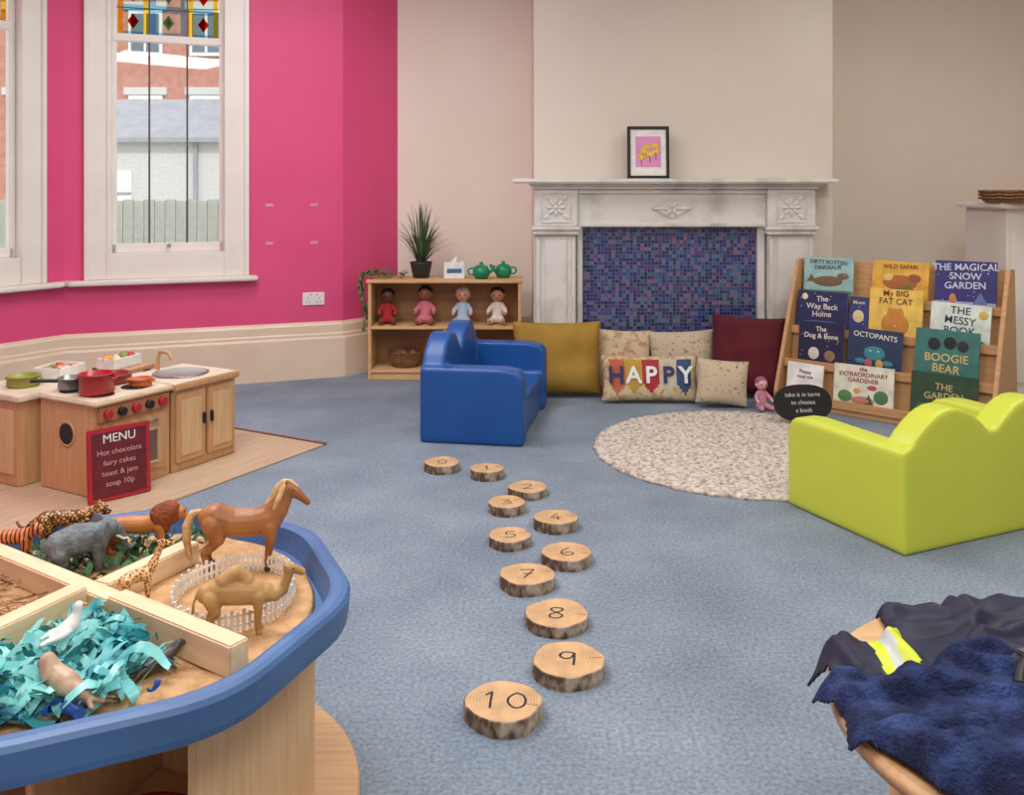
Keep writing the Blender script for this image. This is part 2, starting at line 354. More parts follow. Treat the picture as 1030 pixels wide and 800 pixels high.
for i,(x,y,r,s) in enumerate(logs):
    e=empty('numbered_log_slice',(x,y,0),0)
    bm=bmesh.new();n=64;h=.038+.004*math.sin(i*2.1)
    def ring(k,z):
        o=[]
        for j in range(n):
            a=2*pi*j/n;rr=r*(1+.10*noise.noise(Vector((math.cos(a)*1.5,math.sin(a)*1.5,i*7.3)))+.022*noise.noise(Vector((math.cos(a)*7,math.sin(a)*7,i*3+z*40))))*k
            o.append(bm.verts.new((rr*math.cos(a),rr*math.sin(a)*.97,z)))
        return o
    rs=[ring(.99,0),ring(1.01,h*.3),ring(1.0,h*.65),ring(1.0,h-.002),ring(.965,h)]
    for A,B in zip(rs,rs[1:]):
        for j in range(n): bm.faces.new((A[j],A[(j+1)%n],B[(j+1)%n],B[j])).material_index=0
    f=bm.faces.new(rs[-1]);f.material_index=1;bm.faces.new(rs[0][::-1]).material_index=0
    fin('slice',bm,[M_bark,M_ring],e)
    digits(s,r*.82,h,e)
    a0=random.uniform(-.5,1.0)
    prismo('crack',[(r*.55*math.cos(a0),r*.55*math.sin(a0)),(r*.92*math.cos(a0+.015),r*.88*math.sin(a0+.015)),(r*.92*math.cos(a0-.015),r*.88*math.sin(a0-.015))],2,h,h+.0006,mat('crackd',(110,76,50),.8),e)
# ---------- rug
def rug():
    M=mat('rug_wool',(216,204,190),.95,c2=(150,138,128),scale=46,bump=1.0,bscale=55,det=3,lo=.44,hi=.66)
    bm=bmesh.new();R=.75
    cen=bm.verts.new((0,0,.022));prev=None
    for k in range(1,53):
        rr=R*k/52;ring=[]
        for j in range(260):
            a=2*pi*j/260
            z=.018+.010*noise.noise(Vector((rr*math.cos(a)*30,rr*math.sin(a)*30,0)))+.006*noise.noise(Vector((rr*math.cos(a)*70,rr*math.sin(a)*70,3)))
            r2=rr
            if k==52: z=.001;r2=rr*1.004+.012*noise.noise(Vector((math.cos(a)*14,math.sin(a)*14,1)))
            elif k==51: r2=rr+.008+.010*noise.noise(Vector((math.cos(a)*16,math.sin(a)*16,1)));z*=.8
            ring.append(bm.verts.new((r2*math.cos(a),r2*math.sin(a),z)))
        for j in range(260):
            if prev: bm.faces.new((prev[j],prev[(j+1)%260],ring[(j+1)%260],ring[j]))
            else: bm.faces.new((cen,ring[j],ring[(j+1)%260]))
        prev=ring
    bm.faces.new(prev[::-1])
    fin('round_shaggy_rug',bm,M,None,(1.16,4.55,0),smooth=True)
rug()
# ---------- child settees
def settee(name,loc,rz,m,W=.92,hh=.535,ah=.385,D=.54):
    pts=[(-W/2,0),(W/2,0)]
    n=48;e0=.035;pk=(W/2-e0)/2
    for i in range(n+1):
        x=W/2-W*i/n;ax=abs(x)
        h=ah+(hh-ah)*max(0,math.cos(max(-1,min(1,(ax-pk)/pk))*pi/2))**.8
        if ax<.12: h=max(h,ah+.03)
        pts.append((x,h))
    arm=[(-D/2,0),(D/2,0),(D/2,ah-.045),(D/2-.03,ah-.008),(D/2-.1,ah+.004),(-D/2+.1,ah),(-D/2,ah)]
    pr=[(pts,1,-D/2,-D/2+.12),(arm,0,-W/2,-W/2+.12),(arm,0,W/2-.12,W/2),([(-D/2+.02,0),(D/2-.02,0),(D/2-.02,.21),(-D/2+.02,.19)],0,-W/2+.05,W/2-.05)]
    o=blob(name,vox=.011,m=m,sm=8,prisms=pr)
    o.location=(*loc,.0);o.rotation_euler=(0,0,rz)
    zmin=min(v.co.z for v in o.data.vertices);o.location.z=-zmin+.0005
    return o
M_lime=mat('lime_foam',(204,216,72),.38,c2=(200,212,68),scale=4,bump=.05,bscale=150)
M_bluef=mat('blue_foam',(24,84,156),.38,c2=(22,78,148),scale=4,bump=.05,bscale=150)
wx,wy=.911,.412
cx=1.38+wx*.46-wy*.30;cy=3.225+wy*.46+wx*.30
settee('toddler_settee',(cx,cy),math.atan2(wy,wx),M_lime,W=.92,hh=.50,ah=.37,D=.60)
fx,fy=.985,-.17;wx,wy=.17,.985
cx=-.475+fx*.27+wx*.46;cy=4.68+fy*.27+wy*.46
settee('toddler_settee',(cx,cy),math.atan2(-fx,fy),M_bluef)
# ---------- toy shelf
M_ply=wood('shelf_ply',(222,184,134),(204,160,108),0,4)
SH=empty('toy_shelf',(-.977,6.2,0))
def sb(n,x0,x1,y0,y1,z0,z1,m=M_ply,bev=.004): return box(n,((x0+x1)/2,(y0+y1)/2,(z0+z1)/2),(x1-x0,y1-y0,z1-z0),m,SH,bev)
SW=1.04
sb('side_l',0,.022,0,.28,0,.66);sb('side_r',SW-.022,SW,0,.28,0,.66)
sb('top',-.012,SW+.012,-.01,.285,.66,.684);sb('mid_shelf',.022,SW-.022,.0,.275,.345,.367);sb('low_shelf',.022,SW-.022,.0,.275,.05,.072)
sb('kick',.022,SW-.022,.01,.03,0,.05);sb('back',.022,SW-.022,.268,.28,.05,.66,wood('shelf_back',(170,132,90),(156,116,76),0,4))
sb('divider',SW*.5-.01,SW*.5+.01,.0,.268,.072,.345)
def doll(name,loc,rz,skin,cloth,hair,s=1.0,hat=None):
    e=empty(name,loc,rz)
    ms=mat('skin_%d'%skin[0],skin,.5);mc=mat('cloth_%d_%d'%(cloth[0],cloth[2]),cloth,.85,bump=.3,bscale=150);mh=mat('hair_%d'%hair[0],hair,.8,bump=.6,bscale=120)
    k=s
    def c(l): return [tuple(v*k for v in p) for p in l]
    blob('clothed_body',[c([(0,0,.035,.036),(0,0,.07,.033),(0,0,.105,.027),(0,0,.118,.018)]),
        c([(-.024,0,.108,.015),(-.045,-.015,.085,.013),(-.05,-.04,.07,.012)]),c([(.024,0,.108,.015),(.045,-.015,.085,.013),(.05,-.04,.07,.012)]),
        c([(-.02,-.005,.026,.022),(-.032,-.05,.022,.018),(-.038,-.082,.019,.015)]),c([(.02,-.005,.026,.022),(.032,-.05,.022,.018),(.038,-.082,.019,.015)])],vox=.004*k,m=mc,parent=e,sm=3)
    blob('head',[c([(0,0,.11,.014),(0,0,.13,.014)])],[tuple(v*k for v in (0,0,.165,.038,.037,.042)),tuple(v*k for v in (0,-.037,.158,.005,.006,.005)),tuple(v*k for v in (-.039,.002,.162,.005,.008,.010)),tuple(v*k for v in (.039,.002,.162,.005,.008,.010))],vox=.003*k,m=ms,parent=e,sm=2)
    blob('hair',[],[tuple(v*k for v in (0,.007,.176,.041,.038,.038))],vox=.004*k,m=hat or mh,parent=e,sm=1)
    for sx in (-1,1):
        sph('eye',(sx*.014*k,-.034*k,.167*k),.0045*k,M_black,e,seg=10)
        blob('hand',[c([(sx*.05,-.045,.068,.009),(sx*.05,-.056,.062,.009)]),c([(sx*.05,-.058,.064,.004),(sx*.052,-.068,.060,.003)]),c([(sx*.044,-.05,.068,.004),(sx*.04,-.06,.068,.003)])],vox=.0025*k,m=ms,parent=e,sm=1)
        blob('foot',[c([(sx*.038,-.085,.019,.013),(sx*.040,-.098,.026,.011),(sx*.041,-.1,.036,.008)])],vox=.003*k,m=ms,parent=e,sm=1)
    box('mouth',(0,-.036*k,.146*k),(.012*k,.004*k,.003*k),mat('lip',(170,60,60),.5),e,.001)
    return e
z=.3675
doll('baby_doll',(-.86,6.33,z),.1,(112,72,56),(176,40,44),(30,24,24),1.15)
doll('baby_doll',(-.60,6.33,z),.0,(150,98,76),(214,120,140),(44,34,32),1.25)
doll('baby_doll',(-.34,6.33,z),-.05,(224,172,146),(180,200,220),(196,170,140),1.2,hat=mat('knit_hat',(216,200,190),.9))
doll('baby_doll',(-.10,6.33,z),-.1,(206,146,120),(236,222,214),(60,40,30),1.2)
M_wick=mat('wicker',(166,120,76),.8,c2=(110,74,44),scale=60,stretch=(1,1,3),bump=1,bscale=80)
B1=empty('pine_cone_basket',(-.74,6.345,.0725))
lathe('bowl',[(.0,0),(.09,0),(.115,.05),(.12,.10),(.125,.105),(.115,.105),(.105,.05),(.085,.01),(0,.01)],M_wick,B1)
for k in range(6): sph('pine_cone',(random.uniform(-.06,.06),random.uniform(-.05,.05),.075),.035,mat('cone%d'%(k%2),[(120,80,50),(170,130,90)][k%2],.8),B1,seg=12)
B2=empty('storage_box',(-.24,6.33,.0725))
box('tray',(0,0,.05),(.3,.2,.1),M_ply,B2);
for k in range(5): box('wooden_block',(-.11+.055*k,random.uniform(-.03,.03),.125),(.045,.05,.05),mat('blk%d'%k,[(180,150,110),(140,110,80),(200,180,150),(120,90,70),(190,160,130)][k],.7),B2,.003)
def strip(bm,pts,wf,side=None,mi=0):
    prev=None;n=len(pts)
    for i,p in enumerate(pts):
        p=Vector(p);d=(Vector(pts[min(i+1,n-1)])-Vector(pts[max(i-1,0)]))
        s=side if side else d.cross(Vector((0,0,1)))
        if s.length<1e-6: s=Vector((1,0,0))
        s=s.normalized()*wf(i/(n-1))*.5
        a=bm.verts.new(p-s);b=bm.verts.new(p+s)
        if prev: bm.faces.new((prev[0],prev[1],b,a)).material_index=mi
        prev=(a,b)
PL=empty('spiky_potted_plant',(-.63,6.34,.6845))
lathe('pot',[(0,0),(.055,0),(.075,.1),(.078,.11),(.068,.11),(.065,.095),(0,.095)],mat('pot_dark',(46,50,52),.5),PL)
bm=bmesh.new()
for k in range(120):
    a=random.uniform(0,2*pi);r=random.uniform(.03,.30);h=random.uniform(.32,.50)*(1-.4*(r/.30)**2);dr=.5*(r/.30)
    pts=[(math.cos(a)*(.02+r*t**1.25),math.sin(a)*(.02+r*t**1.25)*.7,.09+h*(t-dr*t**2.6)) for t in [i/8 for i in range(9)]]
    strip(bm,pts,lambda t:.012*(1-t)**.6+.001)
fin('blades',bm,mat('blade_green',(56,80,52),.5,c2=(90,110,70),scale=10),PL)
IV=empty('trailing_ivy',(-.9,6.3,.6845))
M_ivy=mat('ivy_leaf',(58,94,48),.5,c2=(96,130,70),scale=30)
bm=bmesh.new()
def leaf(bm,p,r,s):
    M=Matrix.Translation(p)@Matrix.Rotation(r[2],4,'Z')@Matrix.Rotation(r[0],4,'X')
    pts=[(0,0),(.35,.18),(.3,.5),(.12,.62),(0,1),(-.12,.62),(-.3,.5),(-.35,.18)]
    vs=[bm.verts.new(M@Vector((x*s,y*s,abs(x)*.3*s))) for x,y in pts];bm.faces.new(vs)
for k in range(80): leaf(bm,Vector((random.uniform(-.09,.16),random.uniform(-.12,.1),random.uniform(.01,.05))),(random.uniform(0,1),0,random.uniform(0,6)),random.uniform(.025,.05))
for k in range(70):
    t_=random.random();leaf(bm,Vector((-.118-.02*math.sin(t_*6),random.uniform(-.10,0),.02-.40*t_**1.3)),(random.uniform(.8,2),0,random.uniform(-1.5,1.5)),random.uniform(.025,.05))
fin('leaves',bm,M_ivy,IV)
tube('vine',[(.1,0,.01),(-.08,-.02,.02),(-.112,-.04,-.05),(-.125,-.04,-.2),(-.11,-.05,-.34)],.003,M_ivy,IV)
TB=empty('tissue_box',(-.40,6.3,.6845),.1)
box('carton',(0,0,.055),(.14,.12,.11),M_whitep,TB);box('label',(0,-.0605,.055),(.1,.002,.03),mat('label_blue',(70,110,160),.5),TB,0)
blob('tissue',[[(0,0,.11,.02),(.01,0,.13,.012),(.02,0,.15,.004)]],vox=.004,m=M_whitep,parent=TB)
def teapot(loc,rz,m):
    e=empty('toy_teapot',loc,rz)
    lathe('body',[(0,0),(.04,0),(.058,.03),(.058,.06),(.042,.088),(.014,.096),(.012,.104),(.014,.112),(0,.116)],m,e,seg=24)
    tube('spout',[(.045,0,.035),(.08,0,.05),(.09,0,.09)],.010,m,e)
    tube('handle',[(-.045,0,.075),(-.095,0,.075),(-.09,0,.028),(-.045,0,.028)],.006,m,e)
M_teal=mat('green_enamel',(20,140,100),.3)
teapot((-.21,6.26,.6845),.2,M_teal);teapot((-.06,6.34,.6845),2.9,M_teal)
# ---------- cushions
def cushion(name,w,h,T,loc,rx,rz,m,ry=0,seed=0,wr=.014,mi_f=None,mats=None,pinch=.06):
    bm=bmesh.new();n=44;F=[];Bk=[]
    for j in range(n+1):
        rf=[];rb=[]
        for i in range(n+1):
            u=-1+2*i/n;v=-1+2*j/n
            x=w/2*u*(1-pinch*(1-v*v));z=h/2+h/2*v*(1-pinch*(1-u*u))
            th=T/2*((1-u**4)*(1-v**4))**.45 if abs(u)<1 and abs(v)<1 else 0
            wv=wr*noise.noise(Vector((x*7+seed,z*7,seed)))*min(1,th/(T*.2)) if T else 0
            vf=bm.verts.new((x,-th+wv,z))
            rf.append(vf)
            rb.append(vf if th==0 else bm.verts.new((x,th+wv,z)))
        F.append(rf);Bk.append(rb)
    for j in range(n):
        for i in range(n):
            f=bm.faces.new((F[j][i],F[j][i+1],F[j+1][i+1],F[j+1][i]))
            if mi_f: f.material_index=mi_f((i+.5)/n,(j+.5)/n)
            try:
                f=bm.faces.new((Bk[j][i],Bk[j+1][i],Bk[j+1][i+1],Bk[j][i+1]))
            except ValueError: pass
    o=fin(name,bm,mats or m,None,loc,(rx,ry,rz),True)
    return o
M_must=mat('mustard_cotton',(168,130,50),.85,c2=(154,118,42),scale=8,bump=.2,bscale=200)
M_flor=mat('floral_linen',(204,184,148),.9,c2=(176,140,110),scale=26,bump=.2,bscale=200,lo=.5,hi=.62)
M_flor2=mat('dotty_linen',(196,180,152),.9,c2=(120,110,98),scale=55,bump=.2,bscale=200,lo=.6,hi=.66)
M_maroon=mat('maroon_velvet',(96,20,34),.9,c2=(80,14,28),scale=8)
cushion('mustard_cushion',.56,.46,.17,(.285,5.70,.012),-.22,.03,M_must,seed=1)
cushion('floral_cushion',.36,.40,.13,(.70,5.79,.012),-.3,-.02,M_flor,seed=2,ry=.04)
cushion('floral_cushion',.43,.39,.13,(1.10,5.80,.012),-.25,.03,M_flor2,seed=3,ry=-.03)
cushion('maroon_cushion',.46,.50,.14,(1.455,5.66,.016),-.26,-.12,M_maroon,ry=.06,seed=4)
bands=[mat('patch_orange',(190,100,70),.85),mat('patch_mustard',(186,150,60),.85),mat('patch_red',(170,50,56),.85),mat('patch_cream',(196,186,164),.85),mat('patch_navy',(60,80,120),.85),M_flor]
cu=cushion('happy_letter_cushion',.60,.28,.10,(.84,5.53,.012),-.3,.0,None,seed=5,wr=.006,mi_f=lambda u,v: (min(4,int((u-.06)/.176)) if (.06<u<.94 and v>.12+.0 and v<.9 and (v>.12+abs(((u-.06)/.176)%1-.5)*.5)) else 5),mats=bands)
for i,ch in enumerate('HAPPY'):
    text(ch,.14,(-.21+.105*i,-.054,.15),(pi/2,0,0),[M_navyink,M_whitep,M_whitep,M_navyink,M_whitep][i],cu,'letter_'+ch,off=.003,ext=.003)
cushion('dotty_cushion',.31,.27,.11,(1.24,5.42,.016),-.25,-.06,M_flor2,ry=.08,seed=6)
doll('knitted_doll',(1.47,5.39,.001),.2,(230,170,176),(200,140,156),(150,100,116),.9)
# ---------- book rack
ru=math.atan2(-.67,.74);RO=(1.61,5.49)
R=empty('book_display_rack',(RO[0],RO[1],0),ru)
M_rack=wood('rack_wood',(206,162,112),(188,142,94),0,5)
RW=1.13
for k,x in enumerate((-.045,RW+.02)):
    prismo('side_%d'%k,[(0,0),(.46,0),(.46,.05),(.40,.86),(.31,.86),(.30,.84),(0,.08)],0,x,x+.024,M_rack,R,bev=.003)
tiers=[(.05,.05),(.24,.145),(.43,.24),(.625,.335)]
for k,(z,y) in enumerate(tiers):
    box('ledge_%d'%k,((RW)/2,y,z-.008),(RW+.04,.09,.014),M_rack,R,.002)
    box('lip_%d'%k,((RW)/2,y-.047,z+.008),(RW+.04,.012,.05),M_rack,R,.003)
    th=.22 if k<3 else .24
    box('backboard_%d'%k,((RW)/2,y+.068,z+th/2-.01),(RW+.04,.01,th),M_rack,R,.001,rot=(-.13,0,0))
box('plinth',(RW/2,.02,.02),(RW+.04,.02,.04),M_rack,R,.003)
def W2(u,y,z):
    c,s=math.cos(ru),math.sin(ru);return (RO[0]+u*c-y*s,RO[1]+u*s+y*c,z)
def book(tier,u0,u1,h,col,title,tcol,art=None,dz=0,tsize=None,yoff=0,tpos=.72,col2=None):
    z,y=tiers[tier];w=u1-u0;z+=.001
    e=empty('picture_book',W2((u0+u1)/2,y-.012+yoff,z+dz),rot=(-.13,random.uniform(-.03,.03),ru))
    cm=mat('cover_%d_%d_%d'%col,col,.4,c2=col2 or tuple(min(255,int(v*1.15)) for v in col),scale=14)
    bm=bmesh.new();addbox(bm,(0,-.005,h/2),(w,.002,h));addbox(bm,(0,.005,h/2),(w,.002,h));addbox(bm,(-w/2+.001,0,h/2),(.002,.010,h))
    addbox(bm,(.001,0,h/2),(w-.006,.008,h-.006),mi=1)
    fin('cover_and_pages',bm,[cm,M_whitep],e)
    tm=mat('title_%d_%d_%d'%tcol,tcol,.5)
    lines=title.split('|');n=len(lines)
    ts=tsize or min(.055,w/max(len(l) for l in lines)*1.5)
    for i,l in enumerate(lines): text(l,ts,(0,-.0078,h*tpos+(n/2-i-.5)*ts*.95),(pi/2,random.uniform(-.06,.06),0),tm,e,'title',off=.0003)
    for a in (art or []):
        k,ax,az,rx,rz_,ac=a;am=mat('art_%d_%d_%d'%ac,ac,.5)
        if k=='o': sph('art',(ax*w,-.0062,az*h),1,am,e,(rx*w,.0012,rz_*h),seg=20)
        elif k=='b': box('art',(ax*w,-.0063,az*h),(rx*w,.0012,rz_*h),am,e,0)
        elif k=='t': prismo('art',[((ax-rx)*w,az*h),((ax+rx)*w,az*h),(ax*w,(az+rz_)*h)],1,-.0072,-.0058,am,e)
        elif k=='star':
            for q in range(int(ax)): sph('art_star',(random.uniform(-.45,.45)*w,-.0062,random.uniform(.05,.95)*h),.003,am,e,(1,.3,1),seg=6)
    return e
book(3,.0,.31,.25,(140,180,178),'DIRTY ROTTEN|DINOSAUR',(60,50,40),[('o',.0,.42,.3,.13,(120,100,70)),('o',.3,.55,.12,.08,(120,100,70)),('t',-.34,.4,.1,.2,(120,100,70)),('o',.33,.57,.02,.02,(255,255,255)),('b',0,.1,1,.2,(100,140,110))],tpos=.82,tsize=.034)
book(3,.42,.74,.25,(206,160,62),'WILD SAFARI',(120,60,30),[('o',0,.5,.3,.18,(176,110,50)),('o',-.2,.6,.1,.1,(230,200,120)),('o',.25,.62,.12,.1,(150,90,50)),('t',.1,.3,.2,.3,(120,120,60))],tsize=.034,tpos=.87)
book(3,.78,1.10,.27,(46,48,108),'THE MAGICAL|SNOW|GARDEN',(220,230,245),[('star',25,0,0,0,(240,240,250)),('b',0,.08,1,.16,(170,180,214)),('o',-.2,.2,.06,.12,(210,140,70)),('t',.25,.12,.12,.25,(100,120,170))],tsize=.054,tpos=.68)
book(2,.0,.31,.245,(30,44,86),'The|Way Back|Home',(240,236,220),[('o',0,.15,.5,.13,(60,90,140)),('star',12,0,0,0,(250,240,180)),('o',-.36,.85,.06,.08,(240,230,180))],tsize=.048,tpos=.62)
book(2,.32,.43,.23,(40,60,116),'Moon',(240,230,150),[('o',0,.5,.3,.16,(230,216,150)),('star',8,0,0,0,(250,240,180))],tsize=.03,tpos=.85)
book(2,.44,.74,.29,(214,182,86),'My BIG|FAT CAT',(110,50,24),[('o',0,.3,.26,.24,(206,140,60)),('o',0,.52,.16,.1,(206,140,60)),('t',-.1,.57,.05,.08,(206,140,60)),('t',.1,.57,.05,.08,(206,140,60)),('o',0,.28,.14,.16,(240,220,184)),('o',-.05,.53,.02,.02,(30,30,30)),('o',.05,.53,.02,.02,(30,30,30))],tsize=.048,tpos=.83)
book(2,.78,1.09,.235,(200,214,204),'THE|MESSY|BOOK',(30,60,90),[('o',-.36,.2,.10,.1,(220,120,120)),('o',.3,.12,.14,.08,(90,160,160)),('o',.38,.78,.08,.1,(220,190,90))],tsize=.058,tpos=.6)
book(1,.05,.33,.26,(28,36,66),'The|Dog & Bone',(240,240,230),[('o',-.15,.28,.12,.14,(220,214,200)),('o',.2,.25,.12,.12,(150,120,90)),('star',14,0,0,0,(240,220,150)),('b',0,.05,1,.1,(60,100,84))],tsize=.042,tpos=.76)
book(1,.35,.66,.25,(34,56,84),'OCTOPANTS',(235,240,230),[('o',0,.45,.2,.16,(56,140,156)),('o',-.25,.25,.1,.06,(56,140,156)),('o',.25,.25,.1,.06,(56,140,156)),('o',-.1,.22,.07,.1,(190,90,110)),('o',.1,.22,.07,.1,(210,170,70)),('o',-.07,.5,.03,.03,(255,255,255)),('o',.07,.5,.03,.03,(255,255,255))],tsize=.042,tpos=.84)
book(1,.73,1.06,.285,(54,112,106),'BOOGIE|BEAR',(226,206,120),[('o',-.2,.72,.1,.12,(26,36,36)),('o',.05,.76,.1,.12,(26,36,36)),('o',.25,.72,.09,.11,(36,46,46)),('b',0,.08,1,.16,(36,70,54))],tsize=.062,tpos=.36)
book(0,.02,.24,.21,(224,224,216),'Please|read me',(90,110,150),[('o',0,.25,.25,.1,(160,190,210))],tsize=.03,tpos=.7)
book(0,.31,.65,.24,(206,208,188),'the|EXTRAORDINARY|GARDENER',(150,50,56),[('o',-.3,.25,.12,.14,(90,140,80)),('o',.3,.3,.12,.16,(80,130,90)),('o',0,.18,.2,.1,(200,130,110)),('o',-.1,.4,.06,.06,(220,170,70)),('t',.1,.1,.08,.25,(60,110,70)),('o',.15,.5,.08,.06,(190,90,90))],tsize=.034,tpos=.78)
book(0,.74,1.08,.25,(40,70,50),'THE|GARDEN',(206,190,130),[('o',-.3,.2,.12,.14,(60,110,70)),('o',.3,.25,.12,.16,(86,130,80)),('o',0,.2,.16,.1,(60,100,60))],tsize=.05,tpos=.62)
SG=empty('chalk_sign',(1.60,5.00,.026),rot=(-.25,0,.1))
bm=bmesh.new();pts=[(.165*math.copysign(abs(math.cos(2*pi*(i+.5)/48))**.8,math.cos(2*pi*(i+.5)/48)),.10+.10*math.copysign(abs(math.sin(2*pi*(i+.5)/48))**.9,math.sin(2*pi*(i+.5)/48))) for i in range(48)]
prism(bm,pts,1,-.006,.006);fin('board',bm,mat('chalkboard',(28,26,30),.8),SG)
for i,l in enumerate(('take it in turns','to choose','a book')): text(l,.034,(0,-.0075,.145-.042*i),(pi/2,0,.0),M_whitep,SG,'chalk_text',off=-.0004)
# ---------- right cupboard
CB=empty('white_cupboard',(3.0,5.55,0))
box('body',(.4,.25,.59),(.8,.5,1.18),M_white,CB,.004)
box('top',(.38,.23,1.197),(.88,.58,.034),M_white,CB,.008)
for k in range(2): box('door_panel_%d'%k,(.2+.4*k,-.005,.62),(.36,.012,1.0),M_white,CB,.004)
BK=empty('wicker_basket',(3.12,5.60,1.2145))
lathe('weave',[(0,0),(.20,0),(.22,.02),(.23,.07),(.24,.078),(.225,.078),(.205,.02),(.19,.012),(0,.012)],mat('wicker_light',(186,140,92),.8,c2=(130,90,54),scale=60,stretch=(1,1,4),bump=1,bscale=90),BK)
for k in range(3): 
    tube('rim_braid',[( .236*math.cos(a_*pi/12),.236*math.sin(a_*pi/12),.03+.02*k+.004*(-1)**a_) for a_ in range(24)],.006,M_wick,BK,cyclic=True)
# ---------- play kitchen
ka=math.atan2(.876,.483);KO=(-1.734,3.80)
def KW(x,y,z):
    c,s=math.cos(ka),math.sin(ka);return (KO[0]+x*c-y*s,KO[1]+x*s+y*c,z)
mat_lam=wood('laminate_boards',(196,170,142),(178,150,122),0,4)
box('laminate_floor_mat',KW(.30,.22,.004),(1.60,1.02,.008),mat_lam,None,.003,rot=(0,0,ka))
box('trim_mat_edge',KW(1.115,.22,.006),(.02,1.02,.012),M_metal,None,.002,rot=(0,0,ka))
K=empty('play_cooker',KW(0,0,.0085),ka)
def kb(E,n,x0,x1,y0,y1,z0,z1,m=M_kit,bev=.004): return box(n,((x0+x1)/2,(y0+y1)/2,(z0+z1)/2),(x1-x0,y1-y0,z1-z0),m,E,bev)
kb(K,'carcass',0,.385,.0,.36,0,.385)
kb(K,'worktop',-.015,.39,-.02,.37,.385,.405,M_cream,.006)
kb(K,'top_edge',-.017,.392,-.022,.0,.383,.397,M_kit)
kb(K,'control_panel',.01,.375,-.012,0,.31,.38,wood('panel_wood',(180,122,84),(164,106,72),0,5))
for i in range(5): cyl('knob',(.05+.07*i,-.022,.345),.018,.02,M_red if i%2==0 else M_black,K,rot=(pi/2,0,0))
kb(K,'oven_door',.03,.355,-.014,0,.05,.295)
kb(K,'oven_window',.08,.305,-.018,-.012,.09,.23,mat('oven_glass',(120,96,80),.2))
kb(K,'oven_window_frame_t',.07,.315,-.022,-.012,.225,.24,M_birch);kb(K,'oven_window_frame_b',.07,.315,-.022,-.012,.08,.095,M_birch)
kb(K,'oven_window_frame_l',.068,.083,-.022,-.012,.09,.23,M_birch);kb(K,'oven_window_frame_r',.302,.317,-.022,-.012,.09,.23,M_birch)
tube('oven_handle',[(.08,-.014,.268),(.08,-.04,.268),(.3,-.04,.268),(.3,-.014,.268)],.007,M_metal,K)
cyl('side_vent_hole',(-.001,.18,.25),.045,.006,M_black,K,rot=(0,pi/2,0));lathe('vent_ring',[(.045,0),(.055,0),(.055,.005),(.045,.005),(.045,0)],M_kit,K,loc=(-.004,.18,.25),rot=(0,pi/2,0))
for x,y in ((.1,.1),(.28,.1),(.1,.27),(.28,.27)): lathe('hob_ring',[(.02,0),(.06,0),(.06,.003),(.02,.003),(.02,0)],M_black,K,loc=(x,y,.405))
K2=empty('play_sink_unit',KW(.396,0,.0085),ka)
kb(K2,'carcass',0,.385,.0,.36,0,.37)
kb(K2,'worktop',-.003,.40,-.02,.37,.37,.40,M_kit,.006);kb(K2,'worktop_cream',.01,.385,-.005,.36,.395,.403,M_cream,.002)
kb(K2,'door_l',.015,.185,-.014,0,.04,.355);kb(K2,'door_r',.2,.37,-.014,0,.04,.355)
kb(K2,'door_panel_l',.04,.16,-.018,-.013,.07,.325,M_birch);kb(K2,'door_panel_r',.225,.345,-.018,-.013,.07,.325,M_birch)
for x in (.17,.215): box('door_pull',(x,-.024,.22),(.01,.018,.05),M_dark,K2,.002)
lathe('basin',[(.125,.405),(.13,.407),(.12,.409),(.105,.404),(.09,.404),(0,.404)],M_metal,K2,loc=(.2,.17,0))
lathe('basin_inner',[(0,.4045),(.1,.4055),(.115,.409)],mat('basin_in',(170,160,150),.3,metal=.6),K2,loc=(.2,.17,0))
tube('tap',[(.2,.33,.4),(.2,.33,.48),(.2,.30,.50),(.2,.24,.49),(.2,.23,.46)],.009,M_kit,K2)
K3=empty('play_dresser',KW(-.06,.42,.0085),ka)
kb(K3,'carcass',0,.38,0,.36,0,.37);kb(K3,'worktop',-.015,.395,-.02,.38,.37,.395,M_cream);kb(K3,'side_panel',-.006,0,.03,.33,.05,.33,M_birch)
def pan(name,loc,r,h,m,inner=None,handle=True,rz=0):
    e=empty(name,loc,rz)
    lathe('pot',[(0,0),(r*.92,0),(r,.01),(r,h),(r*1.05,h),(r*1.05,h+.004),(r*.93,h+.004),(r*.93,.01),(0,.01)],m,e)
    if handle: tube('handle',[(r,0,h*.8),(r+.05,0,h*.85),(r+.11,0,h*.9)],.008,M_black,e)
    else:
        for s in (-1,1): tube('lug',[(s*r,-.02,h*.8),(s*(r+.022),0,h*.8),(s*r,.02,h*.8)],.005,m,e)
    return e
zt=.0085+.4085
pan('red_toy_pot',KW(.10,.12,zt),.072,.085,M_red,handle=False)
pan('red_toy_pan',KW(.29,.27,zt),.085,.035,mat('dull_red',(150,50,50),.4),rz=2.4)
pan('grey_toy_saucepan',KW(.10,.29,zt),.055,.05,mat('grey_pan',(150,150,150),.3,metal=.7),rz=3.4)
pan('orange_toy_bowl',KW(.30,.09,zt),.05,.03,mat('orange_p',(200,100,56),.4),handle=False)
pan('green_toy_bowl',KW(.08,.60,.0085+.396),.07,.045,mat('olive_p',(150,150,60),.4),handle=False)
FB=empty('play_food_box',KW(.27,.62,.0085+.396),ka+.3)
for n,c,s in (('side1',(0,-.07,.03),(.18,.008,.06)),('side2',(0,.07,.03),(.18,.008,.06)),('end1',(-.086,0,.03),(.008,.14,.06)),('end2',(.086,0,.03),(.008,.14,.06)),('base',(0,0,.004),(.18,.14,.008))): box(n,c,s,M_whitep,FB,.001)
for k in range(12): sph('toy_food',(random.uniform(-.065,.065),random.uniform(-.05,.05),.04),.022,mat('food%d'%(k%5),[(200,50,50),(230,150,60),(120,160,70),(236,220,180),(150,90,60)][k%5],.5),FB,seg=12)
